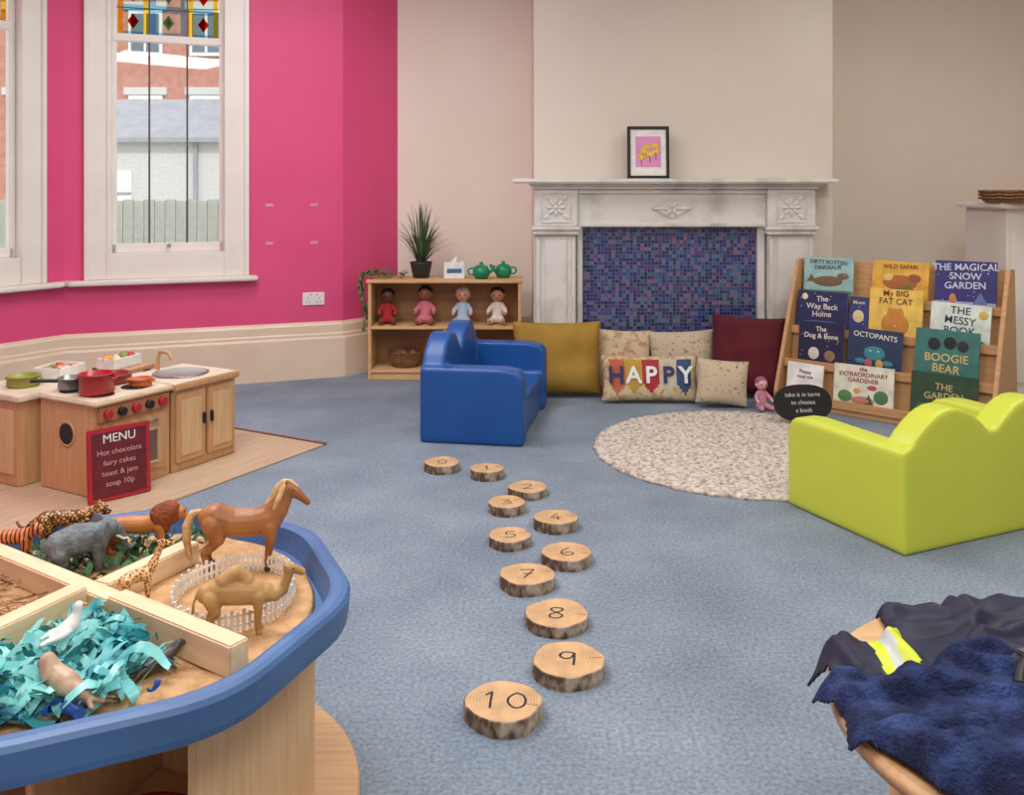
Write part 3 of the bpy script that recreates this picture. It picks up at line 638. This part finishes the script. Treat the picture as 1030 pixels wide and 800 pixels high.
FC=empty('toy_bread_crate',KW(.60,.62,.0085+.391),ka+.2)
for n,c,s in (('side1',(0,-.05,.03),(.2,.008,.05)),('side2',(0,.05,.03),(.2,.008,.05)),('end1',(-.096,0,.03),(.008,.1,.05)),('end2',(.096,0,.03),(.008,.1,.05)),('base',(0,0,.004),(.2,.1,.008))): box(n,c,s,M_whitep,FC,.001)
ST_=empty('storage_stool',KW(.60,.62,.0085),ka+.2)
box('top',(0,0,.38),(.28,.22,.02),M_kit,ST_)
for sx in (-1,1):
    for sy in (-1,1): box('leg',(sx*.11,sy*.08,.185),(.03,.03,.37),M_kit,ST_)
for k in range(8): sph('toy_food',(random.uniform(-.08,.08),random.uniform(-.03,.03),.045),.024,mat('food%d'%(k%5),(200,50,50),.5),FC,seg=12)
MB=empty('menu_board',(-1.635,3.815,.009),rot=(-.06,0,.78))
box('frame',(0,0,.15),(.26,.012,.30),mat('menu_red',(176,30,44),.5),MB,.004)
box('slate',(0,-.0065,.15),(.225,.002,.265),mat('menu_slate',(110,24,36),.7,c2=(86,18,28),scale=20),MB,0)
text('MENU',.05,(0,-.009,.255),(pi/2,0,0),M_whitep,MB,'menu_title')
for i,l in enumerate(('Hot chocolate','fairy cakes','toast & jam','soup 10p')): text(l,.032,(0,-.009,.20-.043*i),(pi/2,0,0),mat('chalk_pink',(230,180,180),.6),MB,'menu_line',off=-.0004)
# ---------- activity tray table
TC=(-.83,1.80);TA=-math.radians(20)
M_tray=mat('blue_tray',(60,96,144),.45,c2=(68,106,156),scale=5)
def rocta(R,rc,n=6):
    V=[Vector((R*math.cos(math.radians(22.5+45*i)),R*math.sin(math.radians(22.5+45*i)))) for i in range(8)]
    out=[]
    for i in range(8):
        a,b,c=V[i-1],V[i],V[(i+1)%8]
        d1=(a-b).normalized();d2=(c-b).normalized()
        p1=b+d1*rc;p2=b+d2*rc
        for k in range(n+1):
            t=k/n;out.append((1-t)**2*p1+2*t*(1-t)*b+t*t*p2)
    return out
TT=empty('blue_activity_tray',(TC[0],TC[1],0),TA)
bm=bmesh.new();loops=[]
for off,z in ((-.06,.425),(-.012,.428),(-.002,.432),(.002,.445),(.006,.488),(0,.496),(-.012,.499),(-.026,.500),(-.034,.497),(-.042,.47),(-.05,.452),(-.07,.448)):
    loops.append([bm.verts.new((p.x,p.y,z)) for p in rocta(.52+off,.10)])
for A,B in zip(loops,loops[1:]):
    for i in range(len(A)): bm.faces.new((A[i],A[(i+1)%len(A)],B[(i+1)%len(A)],B[i]))
bm.faces.new(loops[-1]);bm.faces.new(loops[0][::-1])
fin('tray',bm,M_tray,TT,smooth=False)
TS=empty('tray_stand_cabinet',(TC[0],TC[1],.031),TA)
def tb(n,x0,x1,y0,y1,z0,z1,m=M_birch,bev=.003): return box(n,((x0+x1)/2,(y0+y1)/2,(z0+z1)/2),(x1-x0,y1-y0,z1-z0),m,TS,bev)
yf=-.155
tb('side_right',.36,.38,yf,.21,0,.393);tb('side_left',-.38,-.36,yf,.21,0,.393);tb('back',-.36,.36,.19,.21,0,.393);tb('top',-.36,.36,yf,.19,.375,.393,M_birchx);tb('bottom',-.36,.36,yf,.19,0,.02,M_birchx)
tb('divider',-.01,.01,yf+.01,.19,.02,.375)
cyl('round_base_board',(-.84,1.88,.015),.52,.03,M_oak,None,seg=96,bev=.004)
SK=empty('storage_basket',(-.67,1.66,.052),TA)
lathe('bowl',[(0,0),(.07,0),(.1,.08),(.105,.085),(.095,.085),(.07,.01),(0,.01)],mat('red_basket',(150,40,44),.5),SK)
M_sand=mat('sand',(206,164,118),.95,c2=(186,142,98),scale=40,bump=.5,bscale=140,det=6)
bm=bmesh.new();prev=None;NR=40;NA=120;cen=bm.verts.new((0,0,.462))
for k in range(1,NR+1):
    ring=[]
    for j in range(NA):
        a=2*pi*j/NA;rr=.434*k/NR
        x,y=rr*math.cos(a),rr*math.sin(a)
        z=.4605+.007*noise.noise(Vector((x*14,y*14,0)))+.003*noise.noise(Vector((x*45,y*45,2)))
        if k==NR: z=.4485
        ring.append(bm.verts.new((x,y,z)))
    for j in range(NA):
        if prev: bm.faces.new((prev[j],prev[(j+1)%NA],ring[(j+1)%NA],ring[j]))
        else: bm.faces.new((cen,ring[j],ring[(j+1)%NA]))
    prev=ring
bm.faces.new(prev[::-1])
fin('play_sand',bm,M_sand,None,(TC[0],TC[1],0),(0,0,TA),True)
ZS=.464
def bar(p,q,w=.042,h=.05,z=ZS-.004):
    p=Vector(p);q=Vector(q);c=(p+q)/2;a=math.atan2(q.y-p.y,q.x-p.x)
    return box('wooden_divider_block',(c.x,c.y,z+h/2),((q-p).length,w,h),M_pine,None,.003,rot=(0,0,a))
A0=Vector((-1.16,2.03));A1=Vector((-.47,1.578));ad=(A1-A0).normalized()
C=A0+ad*.385;C2=A0+ad*.47
bar(A0,C2-ad*.001,h=.05);bar(C2+ad*.001,A1,h=.058)
bd=Vector((.44,.898)).normalized();bf=Vector((.42,.907)).normalized()
bar(C+bd*.024,C+bd*.27,h=.048);bar(C-bf*.024,C-bf*.33,h=.062)
na=Vector((-ad.y,ad.x))
def inq(x,y,sa,sb):
    v=Vector((x,y))-C
    w=bd if sa>0 else bf
    nb=Vector((w.y,-w.x))
    return v.dot(na)*sa>.032 and v.dot(nb)*sb>.032 and (Vector((x,y))-Vector(TC)).length<.40
def rnd(sa,sb):
    while True:
        x=random.uniform(-1.3,-.3);y=random.uniform(1.3,2.3)
        if inq(x,y,sa,sb): return x,y
def strands(name,sa,sb,n,m,w,L0,zr,wob,turn,f=None):
    bm=bmesh.new()
    for k in range(n):
        while True:
            x,y=rnd(sa,sb)
            if not f or f(x,y): break
        a=random.uniform(0,2*pi);L=random.uniform(.5,1)*L0;z0=ZS+.006+random.uniform(0,zr);ph=random.uniform(0,6)
        pts=[];px,py=x,y;tw=random.uniform(-.6,.6)
        for i in range(9):
            pts.append(Vector((px,py,max(ZS+.004,z0+wob*math.sin(i*.9+ph)))))
            a+=random.uniform(-1,1)*turn
            nx,ny=px+math.cos(a)*L/8,py+math.sin(a)*L/8
            if not inq(nx,ny,sa,sb): a+=2.4;nx,ny=px+math.cos(a)*L/8*.3,py+math.sin(a)*L/8*.3
            px,py=nx,ny
        d=(pts[-1]-pts[0]);sd=Vector((-d.y,d.x,abs(d.length)*tw*2));ww=w*random.uniform(.6,1.3)
        strip(bm,pts,lambda t:ww*(.5+min(1,4*t*(1-t))*.5),side=sd if sd.length>1e-4 else Vector((1,0,0)))
    return fin(name,bm,m,None,smooth=True)
strands('hay_bedding',-1,-1,300,mat('hay',(170,126,80),.8,c2=(110,78,48),scale=30),.004,.09,.02,.003,.3)
M_tq=mat('turquoise_ribbon',(50,158,170),.3,c2=(130,208,204),scale=9,lo=.4,hi=.6)
strands('turquoise_ribbon_strips',-1,1,210,M_tq,.019,.18,.034,.014,.8,f=lambda x,y:(x-(-.80))**2+(y-1.53)**2<.19**2 and x<-.66)
strands('blue_cellophane_strips',-1,1,20,mat('blue_rib',(40,90,170),.3),.02,.10,.03,.01,.6,f=lambda x,y:y<1.5)
strands('jungle_leaf_litter',1,-1,110,mat('jungle',(40,84,58),.6,c2=(74,110,60),scale=30),.014,.07,.02,.008,.4)
# ---------- toy animals : local +x forward
def stripes(name,c1,c2,scale,dirn='X',thr=.5,voro=False):
    m,t,b=nt(name);N=t.nodes;L=t.links;b.inputs['Roughness'].default_value=.45
    tc=N.new('ShaderNodeTexCoord')
    if voro:
        w=N.new('ShaderNodeTexVoronoi');w.feature='DISTANCE_TO_EDGE';w.inputs['Scale'].default_value=scale;o=w.outputs['Distance']
    else:
        w=N.new('ShaderNodeTexWave');w.bands_direction=dirn;w.inputs['Scale'].default_value=scale;w.inputs['Distortion'].default_value=3.5;w.inputs['Detail'].default_value=2;o=w.outputs['Fac']
    L.new(tc.outputs['Object'],w.inputs['Vector'])
    r=N.new('ShaderNodeValToRGB');r.color_ramp.interpolation='LINEAR';e=r.color_ramp.elements
    e[0].position=thr;e[0].color=lin(c1);e[1].position=thr+.06;e[1].color=lin(c2)
    L.new(o,r.inputs[0]);L.new(r.outputs[0],b.inputs['Base Color']);return m
def both(l): return [[(x,s*y,z,r) for x,y,z,r in ch] for ch in l for s in (-1,1)]
def eyes(e,x,y,z,r=.0022):
    for s in (-1,1): sph('eye',(x,s*y,z),r,M_black,e,seg=8)
def animal(name,loc,rz,s=1.0):
    e=empty(name,loc,rz);e.scale=(s,s,s);return e
M_horse=mat('horse_brown',(178,120,70),.45,c2=(138,84,44),scale=14);M_mane=mat('mane_blonde',(222,192,142),.6,c2=(190,150,98),scale=60)
M_hoof=mat('hoof',(54,42,34),.5)
e=animal('toy_horse',(-.595,2.02,ZS-.002),.10,.92)
blob('body',[[(-.082,0,.125,.024),(-.062,0,.122,.036),(-.02,0,.110,.033),(.03,0,.110,.033),(.062,0,.118,.034),(.080,0,.138,.028),(.096,0,.163,.021),(.106,0,.183,.016)],
 [(.108,0,.188,.0155),(.126,0,.178,.0125),(.146,0,.160,.0085),(.153,0,.154,.008)],[(.118,0,.178,.011),(.135,0,.166,.008)]]
 +both([[(.064,.017,.105,.020),(.068,.018,.075,.012),(.064,.018,.050,.0085),(.060,.018,.022,.006),(.063,.018,.008,.0075)],
 [(-.066,.019,.112,.027),(-.054,.020,.080,.018),(-.072,.020,.055,.0095),(-.086,.020,.046,.0085),(-.082,.020,.020,.006),(-.077,.020,.008,.0075)],
 [(.104,.008,.200,.004),(.106,.009,.211,.0022)]]),vox=.0022,m=M_horse,parent=e,sm=4)
blob('mane',[[(.112,0,.206,.005),(.098,0,.204,.008),(.083,0,.190,.009),(.072,0,.170,.009),(.060,0,.152,.008)],[(.10,.008,.196,.006),(.088,.017,.172,.007),(.080,.021,.150,.005)],[(.10,-.008,.196,.006),(.088,-.017,.172,.007),(.078,-.022,.146,.005)],[(.114,0,.204,.005),(.129,0,.192,.004)]],vox=.0022,m=M_mane,parent=e,sm=2)
blob('tail',[[(-.10,0,.140,.006),(-.118,0,.135,.009),(-.130,0,.105,.011),(-.130,0,.070,.010),(-.124,0,.04,.006),(-.118,0,.025,.002)]],vox=.0022,m=M_mane,parent=e,sm=2)
blob('hooves',both([[(.062,.018,.004,.0085),(.066,.018,.007,.008)],[(-.078,.020,.004,.0085),(-.074,.020,.007,.008)]]),vox=.002,m=M_hoof,parent=e,sm=1)
eyes(e,.122,.0115,.187)
M_camel=mat('camel_tan',(196,156,100),.6,c2=(166,124,72),scale=18)
e=animal('toy_camel',(-.515,1.722,ZS-.002),.22,.86)
blob('body',[[(-.066,0,.094,.022),(-.045,0,.096,.028),(0,0,.094,.030),(.035,0,.090,.028),(.055,0,.086,.022),(.078,0,.078,.014),(.096,0,.092,.0115),(.104,0,.115,.0105),(.108,0,.130,.011)],
 [(.106,0,.133,.012),(.120,0,.132,.010),(.136,0,.124,.0085)],[(-.03,0,.115,.022),(-.008,0,.132,.018),(-.002,0,.142,.010)],[(.016,0,.112,.02),(.0,0,.135,.014)]]
 +both([[(.042,.015,.085,.016),(.043,.016,.055,.009),(.042,.016,.035,.0075),(.041,.016,.012,.0055),(.045,.016,.004,.008)],
 [(-.055,.016,.088,.019),(-.048,.017,.060,.013),(-.060,.017,.042,.008),(-.062,.017,.015,.0055),(-.057,.017,.004,.008)],[(.1,.009,.141,.003),(.097,.012,.146,.002)]])
 +[[(-.084,0,.098,.004),(-.094,0,.075,.003),(-.095,0,.055,.004)]],vox=.0022,m=M_camel,parent=e,sm=3)
blob('beard_tuft',[[(.088,0,.075,.006),(.1,0,.085,.006),(.106,0,.1,.004)]],vox=.002,m=mat('camel_dark',(150,104,58),.8),parent=e,sm=1)
eyes(e,.117,.0095,.136)
M_gir=stripes('giraffe_patch',(236,206,150),(160,96,48),75,voro=True,thr=.07)
e=animal('toy_giraffe',(-.752,1.835,ZS-.002),.55,.62)
blob('body',[[(-.036,0,.092,.019),(-.01,0,.098,.022),(.025,0,.104,.023),(.042,0,.118,.017),(.060,0,.150,.011),(.078,0,.188,.008)],[(.078,0,.193,.0105),(.095,0,.187,.007),(.106,0,.181,.0055)]]
 +both([[(.03,.013,.095,.014),(.032,.014,.055,.0075),(.032,.014,.012,.005),(.034,.014,.003,.006)],[(-.036,.013,.088,.017),(-.032,.014,.06,.009),(-.042,.014,.045,.0065),(-.039,.014,.012,.005),(-.036,.014,.003,.006)],
 [(.074,.005,.2,.003),(.072,.006,.212,.0028)],[(.07,.009,.194,.004),(.062,.017,.196,.002)]])+[[(-.054,0,.095,.003),(-.062,0,.07,.002),(-.062,0,.052,.004)]],vox=.002,m=M_gir,parent=e,sm=2)
eyes(e,.088,.0085,.194)
M_ele=mat('elephant_grey',(120,126,130),.6,c2=(92,98,104),scale=40,bump=.5,bscale=120)
e=animal('toy_elephant',(-.945,2.005,ZS-.002),.65,.86)
blob('body',[[(-.05,0,.076,.036),(-.01,0,.082,.040),(.03,0,.080,.036),(.052,0,.088,.028)],[(.066,0,.095,.027),(.086,0,.086,.017),(.10,0,.064,.011),(.108,0,.042,.008),(.12,0,.032,.006),(.132,0,.04,.0045)],[(-.085,0,.085,.005),(-.094,0,.06,.003),(-.095,0,.045,.004)]]
 +both([[(.036,.022,.06,.018),(.038,.022,.03,.014),(.038,.022,.010,.0135)],[(-.054,.022,.06,.021),(-.046,.022,.035,.014),(-.054,.022,.010,.0135)]]),
 [(.050,s*.038,.092,.006,.030,.036,s*.5,'Z') for s in (-1,1)],vox=.0025,m=M_ele,parent=e,sm=3)
blob('tusks',both([[(.085,.012,.075,.004),(.1,.016,.064,.003),(.112,.016,.066,.0015)]]),vox=.0015,m=mat('ivory',(236,228,206),.4),parent=e,sm=0)
eyes(e,.082,.019,.1)
def cat(name,loc,rz,s,m,mane=None,spot=None):
    e=animal(name,loc,rz,s)
    blob('body',[[(-.062,0,.062,.020),(-.03,0,.064,.020),(.01,0,.062,.021),(.042,0,.066,.022),(.062,0,.076,.016)],[(.074,0,.084,.018),(.088,0,.078,.010),(.094,0,.075,.0075)],
     [(-.080,0,.066,.006),(-.098,0,.055,.0045),(-.112,0,.04,.004),(-.126,0,.044,.004),(-.134,0,.056,.004)]]
     +both([[(.044,.013,.058,.014),(.050,.014,.035,.009),(.046,.014,.015,.007),(.052,.014,.006,.008)],[(-.06,.013,.06,.017),(-.05,.014,.038,.011),(-.068,.014,.024,.0065),(-.064,.014,.008,.0065),(-.056,.014,.006,.0075)],[(.068,.011,.099,.005),(.067,.0125,.104,.003)]]),vox=.0022,m=m,parent=e,sm=3)
    if mane: blob('mane',[[(.050,0,.080,.029),(.066,0,.086,.0285)],[(.046,0,.062,.024),(.054,0,.050,.015)]],[],vox=.0025,m=mane,parent=e,sm=1); blob('face',[[(.088,0,.085,.0155),(.100,0,.078,.0095)]],vox=.002,m=m,parent=e,sm=1)
    eyes(e,.091 if not mane else .102,.008,.089)
    sph('nose',(.1015 if not mane else .109,0,.079),.003,M_black,e,seg=8)
    return e
M_tig=stripes('tiger_stripe',(40,28,22),(216,120,60),26,thr=.28)
M_leo=stripes('leopard_spot',(60,38,20),(214,156,84),110,voro=True,thr=.12)
cat('toy_leopard',(-1.04,2.155,ZS+.004),.10,.90,M_leo)
cat('toy_tiger',(-1.13,2.055,ZS+.004),.1,.78,M_tig)
cat('toy_lion',(-.855,2.10,ZS+.004),.2,.98,mat('lion_tan',(190,120,60),.5),mat('lion_mane',(150,76,34),.8,bump=.6,bscale=120,c2=(108,52,24)))
e=animal('toy_gull',(-.785,1.61,ZS+.04),1.0,.9)
blob('body',[[(-.03,0,.012,.008),(-.01,0,.018,.015),(.012,0,.028,.015),(.022,0,.045,.009),(.026,0,.058,.010)],[(-.03,0,.012,.007),(-.05,0,.012,.004)]]+both([[(.0,.012,.022,.006),(-.02,.016,.020,.006),(-.045,.012,.018,.002)]]),vox=.002,m=mat('gull_white',(236,236,232),.5),parent=e,sm=2)
cyl('beak',(.040,0,.057),.004,.016,mat('beak_y',(226,170,50),.5),e,r2=.0005,rot=(0,pi/2,0),seg=12);eyes(e,.031,.0085,.061,.0015)
e=animal('toy_walrus',(-.72,1.47,ZS+.022),2.7,.85)
blob('body',[[(-.07,0,.008,.008),(-.05,0,.015,.014),(-.01,0,.022,.024),(.03,0,.034,.022),(.045,0,.055,.016)],[(.05,0,.052,.012),(.058,0,.048,.011)]]+both([[(.028,.02,.015,.008),(.035,.036,.004,.006)],[(-.07,.003,.008,.006),(-.088,.012,.004,.005)]]),vox=.0022,m=mat('walrus_tan',(196,168,140),.5,c2=(150,120,96),scale=30),parent=e,sm=2)
blob('tusks',both([[(.062,.005,.042,.003),(.064,.006,.025,.0012)]]),vox=.0012,m=MC['ivory'],parent=e,sm=0);eyes(e,.056,.01,.062)
e=animal('toy_seal',(-.61,1.585,ZS+.004),.9,.8)
blob('body',[[(-.05,0,.008,.006),(-.03,0,.012,.011),(0,0,.016,.016),(.03,0,.026,.012),(.045,0,.038,.010),(.055,0,.036,.006)]]+both([[(.015,.012,.01,.006),(.02,.028,.003,.004)],[(-.05,.003,.008,.004),(-.066,.01,.004,.004)]]),vox=.002,m=mat('seal_dark',(70,60,56),.4),parent=e,sm=2)
FE=empty('white_toy_fence',(-.565,1.865,ZS-.003))
M_fence=mat('fence_white',(240,238,230),.4)
bm=bmesh.new();nf=34;rx,ry=.118,.145
fc=[(rx*math.cos(2*pi*i/nf+.4),ry*math.sin(2*pi*i/nf+.4)) for i in range(nf)]
for i,(x,y) in enumerate(fc):
    nx,ny=fc[(i+1)%nf];L_=math.hypot(nx-x,ny-y);a=math.atan2(ny-y,nx-x)
    addbox(bm,(x,y,.021),(.006,.004,.042),rz=a)
    addbox(bm,((x+nx)/2,(y+ny)/2,.019),(.005,.003,.034),rz=a)
    for z in (.012,.030): addbox(bm,((x+nx)/2,(y+ny)/2,z),(L_,.002,.005),rz=a)
fin('pickets',bm,M_fence,FE)
# ---------- round dressing-up table
DT=empty('round_table',(.91,1.44,0))
cyl('top',(0,0,.455),.39,.03,M_oak,DT,seg=96,bev=.005)
cyl('apron',(0,0,.42),.33,.04,M_birch,DT,seg=64)
for k in range(4):
    an=pi/4+k*pi/2+.3;cyl('leg',(.27*math.cos(an),.27*math.sin(an),.22),.024,.44,M_birch,DT,seg=20)
def inpoly(x,y,P):
    c=False;n=len(P)
    for i in range(n):
        x1,y1=P[i];x2,y2=P[(i+1)%n]
        if (y1>y)!=(y2>y) and x<(x2-x1)*(y-y1)/(y2-y1)+x1: c=not c
    return c
def cloth(name,P,z0,amp,freq,seed,mats,mf=None,step=.0035,center=(.91,1.44),tr=.392,edge=.010,lift=None,drop=1.4):
    xs=[p[0] for p in P];ys=[p[1] for p in P];bm=bmesh.new();G={}
    nx=int((max(xs)-min(xs)+.06)/step);ny=int((max(ys)-min(ys)+.06)/step);x0=min(xs)-.03;y0=min(ys)-.03
    def H(x,y):
        wx_=x+.05*noise.noise(Vector((x*4,y*4,seed+2)));wy_=y+.05*noise.noise(Vector((x*4,y*4,seed+7)))
        n1=noise.noise(Vector((wx_*freq+seed,wy_*freq*.6,seed)));n2=noise.noise(Vector((wx_*freq*.7,wy_*freq*1.7+seed,seed+4)))
        n3=noise.noise(Vector((x*freq*2.6,y*freq*2.6,seed+9)))
        z=z0+amp*(max(0,1-abs(n1)*3.6)**1.3+.8*max(0,1-abs(n2)*3.4)**1.3+.35*n3+.25)
        if lift: z+=lift(x,y)
        d=math.hypot(x-center[0],y-center[1])
        if d>tr-.01: z-=(d-tr+.01)*drop
        return z
    for i in range(nx+1):
        for j in range(ny+1):
            x=x0+i*step;y=y0+j*step
            wx_=x+.016*noise.noise(Vector((x*9,y*9,seed)));wy_=y+.016*noise.noise(Vector((x*9+9,y*9,seed)))
            if inpoly(wx_,wy_,P): G[i,j]=bm.verts.new((x,y,H(x,y)))
    for (i,j),v in G.items():
        q=[(i,j),(i+1,j),(i+1,j+1),(i,j+1)]
        if all(k in G for k in q):
            f=bm.faces.new([G[k] for k in q])
            if mf: f.material_index=mf(x0+(i+.5)*step,y0+(j+.5)*step)
    lo=[v for v in bm.verts if not v.link_faces]
    bmesh.ops.delete(bm,geom=lo,context='VERTS')
    ring=[v for v in bm.verts if v.is_boundary];depth={v:0 for v in ring};cur=ring
    for k in range(1,5):
        nxt=[]
        for v in cur:
            for ed in v.link_edges:
                w=ed.other_vert(v)
                if w not in depth: depth[w]=k;nxt.append(w)
        cur=nxt
    for v,k in depth.items():
        d=math.hypot(v.co.x-center[0],v.co.y-center[1]);f=(1-k/5)**2
        if d<tr: v.co.z=v.co.z*(1-f)+(z0-.002)*f
        else: v.co.z-=edge*f
    for _ in range(3): bmesh.ops.smooth_vert(bm,verts=bm.verts[:],factor=.5,use_axis_x=True,use_axis_y=True,use_axis_z=True)
    o=fin(name,bm,mats,None,smooth=True)
    md=o.modifiers.new('thick','SOLIDIFY');md.thickness=.004;md.offset=1
    return o
M_nav=mat('navy_polyester',(20,24,54),.6,c2=(14,17,42),scale=20)
M_fuz=mat('navy_plush',(18,30,68),1.0,c2=(54,74,126),scale=22,bump=.9,bscale=180,det=12,lo=.42,hi=.72)
M_hiv=mat('hi_vis_yellow',(206,222,50),.5);M_sil=mat('reflective_silver',(200,206,206),.35)
Pj=[(.535,1.655),(.60,1.67),(.66,1.66),(.70,1.69),(.72,1.79),(.80,1.775),(.86,1.80),(.93,1.775),(1.02,1.76),(1.25,1.64),(1.25,1.40),(1.0,1.43),(.85,1.48),(.74,1.51),(.69,1.49),(.60,1.495),(.55,1.53)]
def jm(x,y):
    xc=.655+.012*math.sin(y*9);d=abs(x-xc-(y-1.58)*.12)
    if y<1.69 and d<.009: return 2
    if y<1.69 and d<.030: return 1
    d=abs(x-1.0-(y-1.6)*.5)
    if y>1.60 and d<.008: return 2
    if y>1.60 and d<.024: return 1
    return 0
cloth('firefighter_jacket',Pj,.474,.024,7,3.0,[M_nav,M_hiv,M_sil],jm,lift=lambda x,y:.018*max(0,1-((x-.92)/.2)**2-((y-1.62)/.14)**2))
Pf=[(.485,1.49),(.54,1.52),(.60,1.50),(.68,1.515),(.72,1.55),(.80,1.56),(1.0,1.53),(1.25,1.48),(1.25,.98),(.98,.96),(.86,1.06),(.78,1.03),(.70,1.10),(.66,1.19),(.58,1.24),(.54,1.33),(.50,1.36),(.515,1.42)]
cloth('navy_plush_costume',Pf,.478,.034,6.5,11.0,[M_fuz],lift=lambda x,y:.006+.02*max(0,1-((x-.9)/.25)**2-((y-1.42)/.15)**2),drop=1.1)
BH=empty('black_toy_belt',(.84,1.47,.535),.4)
tube('strap',[(-.06,-.02,-.01),(-.02,.01,.01),(.04,.0,.012),(.09,.02,.005),(.15,0,-.01)],.009,M_black,BH)
box('buckle',(0.0,.008,.014),(.035,.028,.010),mat('buckle_grey',(90,90,94),.4,metal=.6),BH,.003)
# ---------- outside
M_brick=mat('red_brick',(184,124,108),.9,c2=(198,142,126),scale=4);M_slate=mat('slate_roof',(160,162,168),.8,scale=4);M_rend=mat('render_white',(214,212,208),.9)
M_gl=mat('outside_glass',(110,122,134),.3)
G=box('ground_outside',(-10,24,-.6),(60,34,.1),mat('yard',(186,188,180),.95,c2=(168,176,160),scale=1),None,0)
hb=empty('brick_terrace',(-11,30,0))
box('facade',(0,2,4),(16,4,9.2),M_brick,hb,0);prismo('roof',[(-1,0),(4.4,0),(2,3)],0,-8.2,8.2,M_slate,hb,loc=(0,0,8.6))
for i in range(8):
    for zz in (3.6,6.4):
        x=-7+2*i
        box('window_frame',(x,-.04,zz),(1.1,.1,1.5),M_whitep,hb,0);box('window_pane_l',(x-.25,-.1,zz),(.4,.04,1.25),M_gl,hb,0);box('window_pane_r',(x+.25,-.1,zz),(.4,.04,1.25),M_gl,hb,0)
        box('stone_lintel',(x,-.05,zz+.9),(1.4,.1,.25),M_rend,hb,0)
gb=empty('white_garage',(-8.2,20,0))
box('walls',(0,1.5,.9),(5,3,3.0),M_rend,gb,0);prismo('roof',[(-.2,0),(3.2,0),(1.5,1.0)],0,-2.7,2.7,M_slate,gb,loc=(0,0,2.4))
box('door',(-1,-.03,.6),(1.8,.06,2.2),M_whitep,gb,0);box('door_rail',(-1,-.07,1.2),(1.8,.02,.05),M_slate,gb,0);box('gutter',(0,-.22,2.36),(5.4,.08,.1),M_slate,gb,0)
box('drainpipe',(1.3,-.06,.9),(.08,.08,3.0),M_slate,gb,0)
fb_=empty('garden_fence',(-8,13,-.55))
for i in range(60): box('board',(-4.5+.15*i,0,.84+.02*(i%2)),(.14,.03,1.68),mat('fence_grey',(172,174,164),.9,c2=(154,158,146),scale=8),fb_,0)
# ---------- lights
wd=bpy.data.worlds.new('sky');S.world=wd;wd.use_nodes=True;bg=wd.node_tree.nodes['Background'];bg.inputs[0].default_value=(.90,.95,1,1);bg.inputs[1].default_value=1.45
def fill_light(x,y,w,h,p,c=(1,.97,.93)):  # unseen overhead fill, added to brighten the room; no known fitting
    e=empty('added_fill_panel',(x,y,3.06))
    box('fill_backing',(0,0,.015),(w,h,.04),M_whitep,e,.004)  # made-up casing around the added fill lamp
    l=bpy.data.lights.new('fill_lamp','AREA');l.shape='RECTANGLE';l.size=w*.95;l.size_y=h*.95;l.energy=p;l.color=c
    o=bpy.data.objects.new('fill_lamp',l);S.collection.objects.link(o);o.parent=e;o.location=(0,0,-.012)
fill_light(-1.5,2.4,1.4,1.2,72,(.97,.98,1));fill_light(1.6,2.0,1.4,1.2,44);fill_light(-1.1,4.6,1.2,1.0,40,(.97,.98,1));fill_light(2.5,4.4,1.2,1.0,25);fill_light(.2,-.4,1.6,1.2,56)
sl=bpy.data.lights.new('sun','SUN');sl.energy=1.5;sl.angle=.1;so=bpy.data.objects.new('sun',sl);S.collection.objects.link(so);so.rotation_euler=(math.radians(50),0,math.radians(20));so.location=(0,-5,10)
# ---------- camera
cd=bpy.data.cameras.new('camera');cam=bpy.data.objects.new('camera',cd);S.collection.objects.link(cam)
cam.location=(0,0,1.3);cam.rotation_euler=(pi/2,0,0);cd.sensor_width=36;cd.lens=920/1030*36;cd.shift_y=-210/1030;cd.clip_start=.05
S.camera=cam
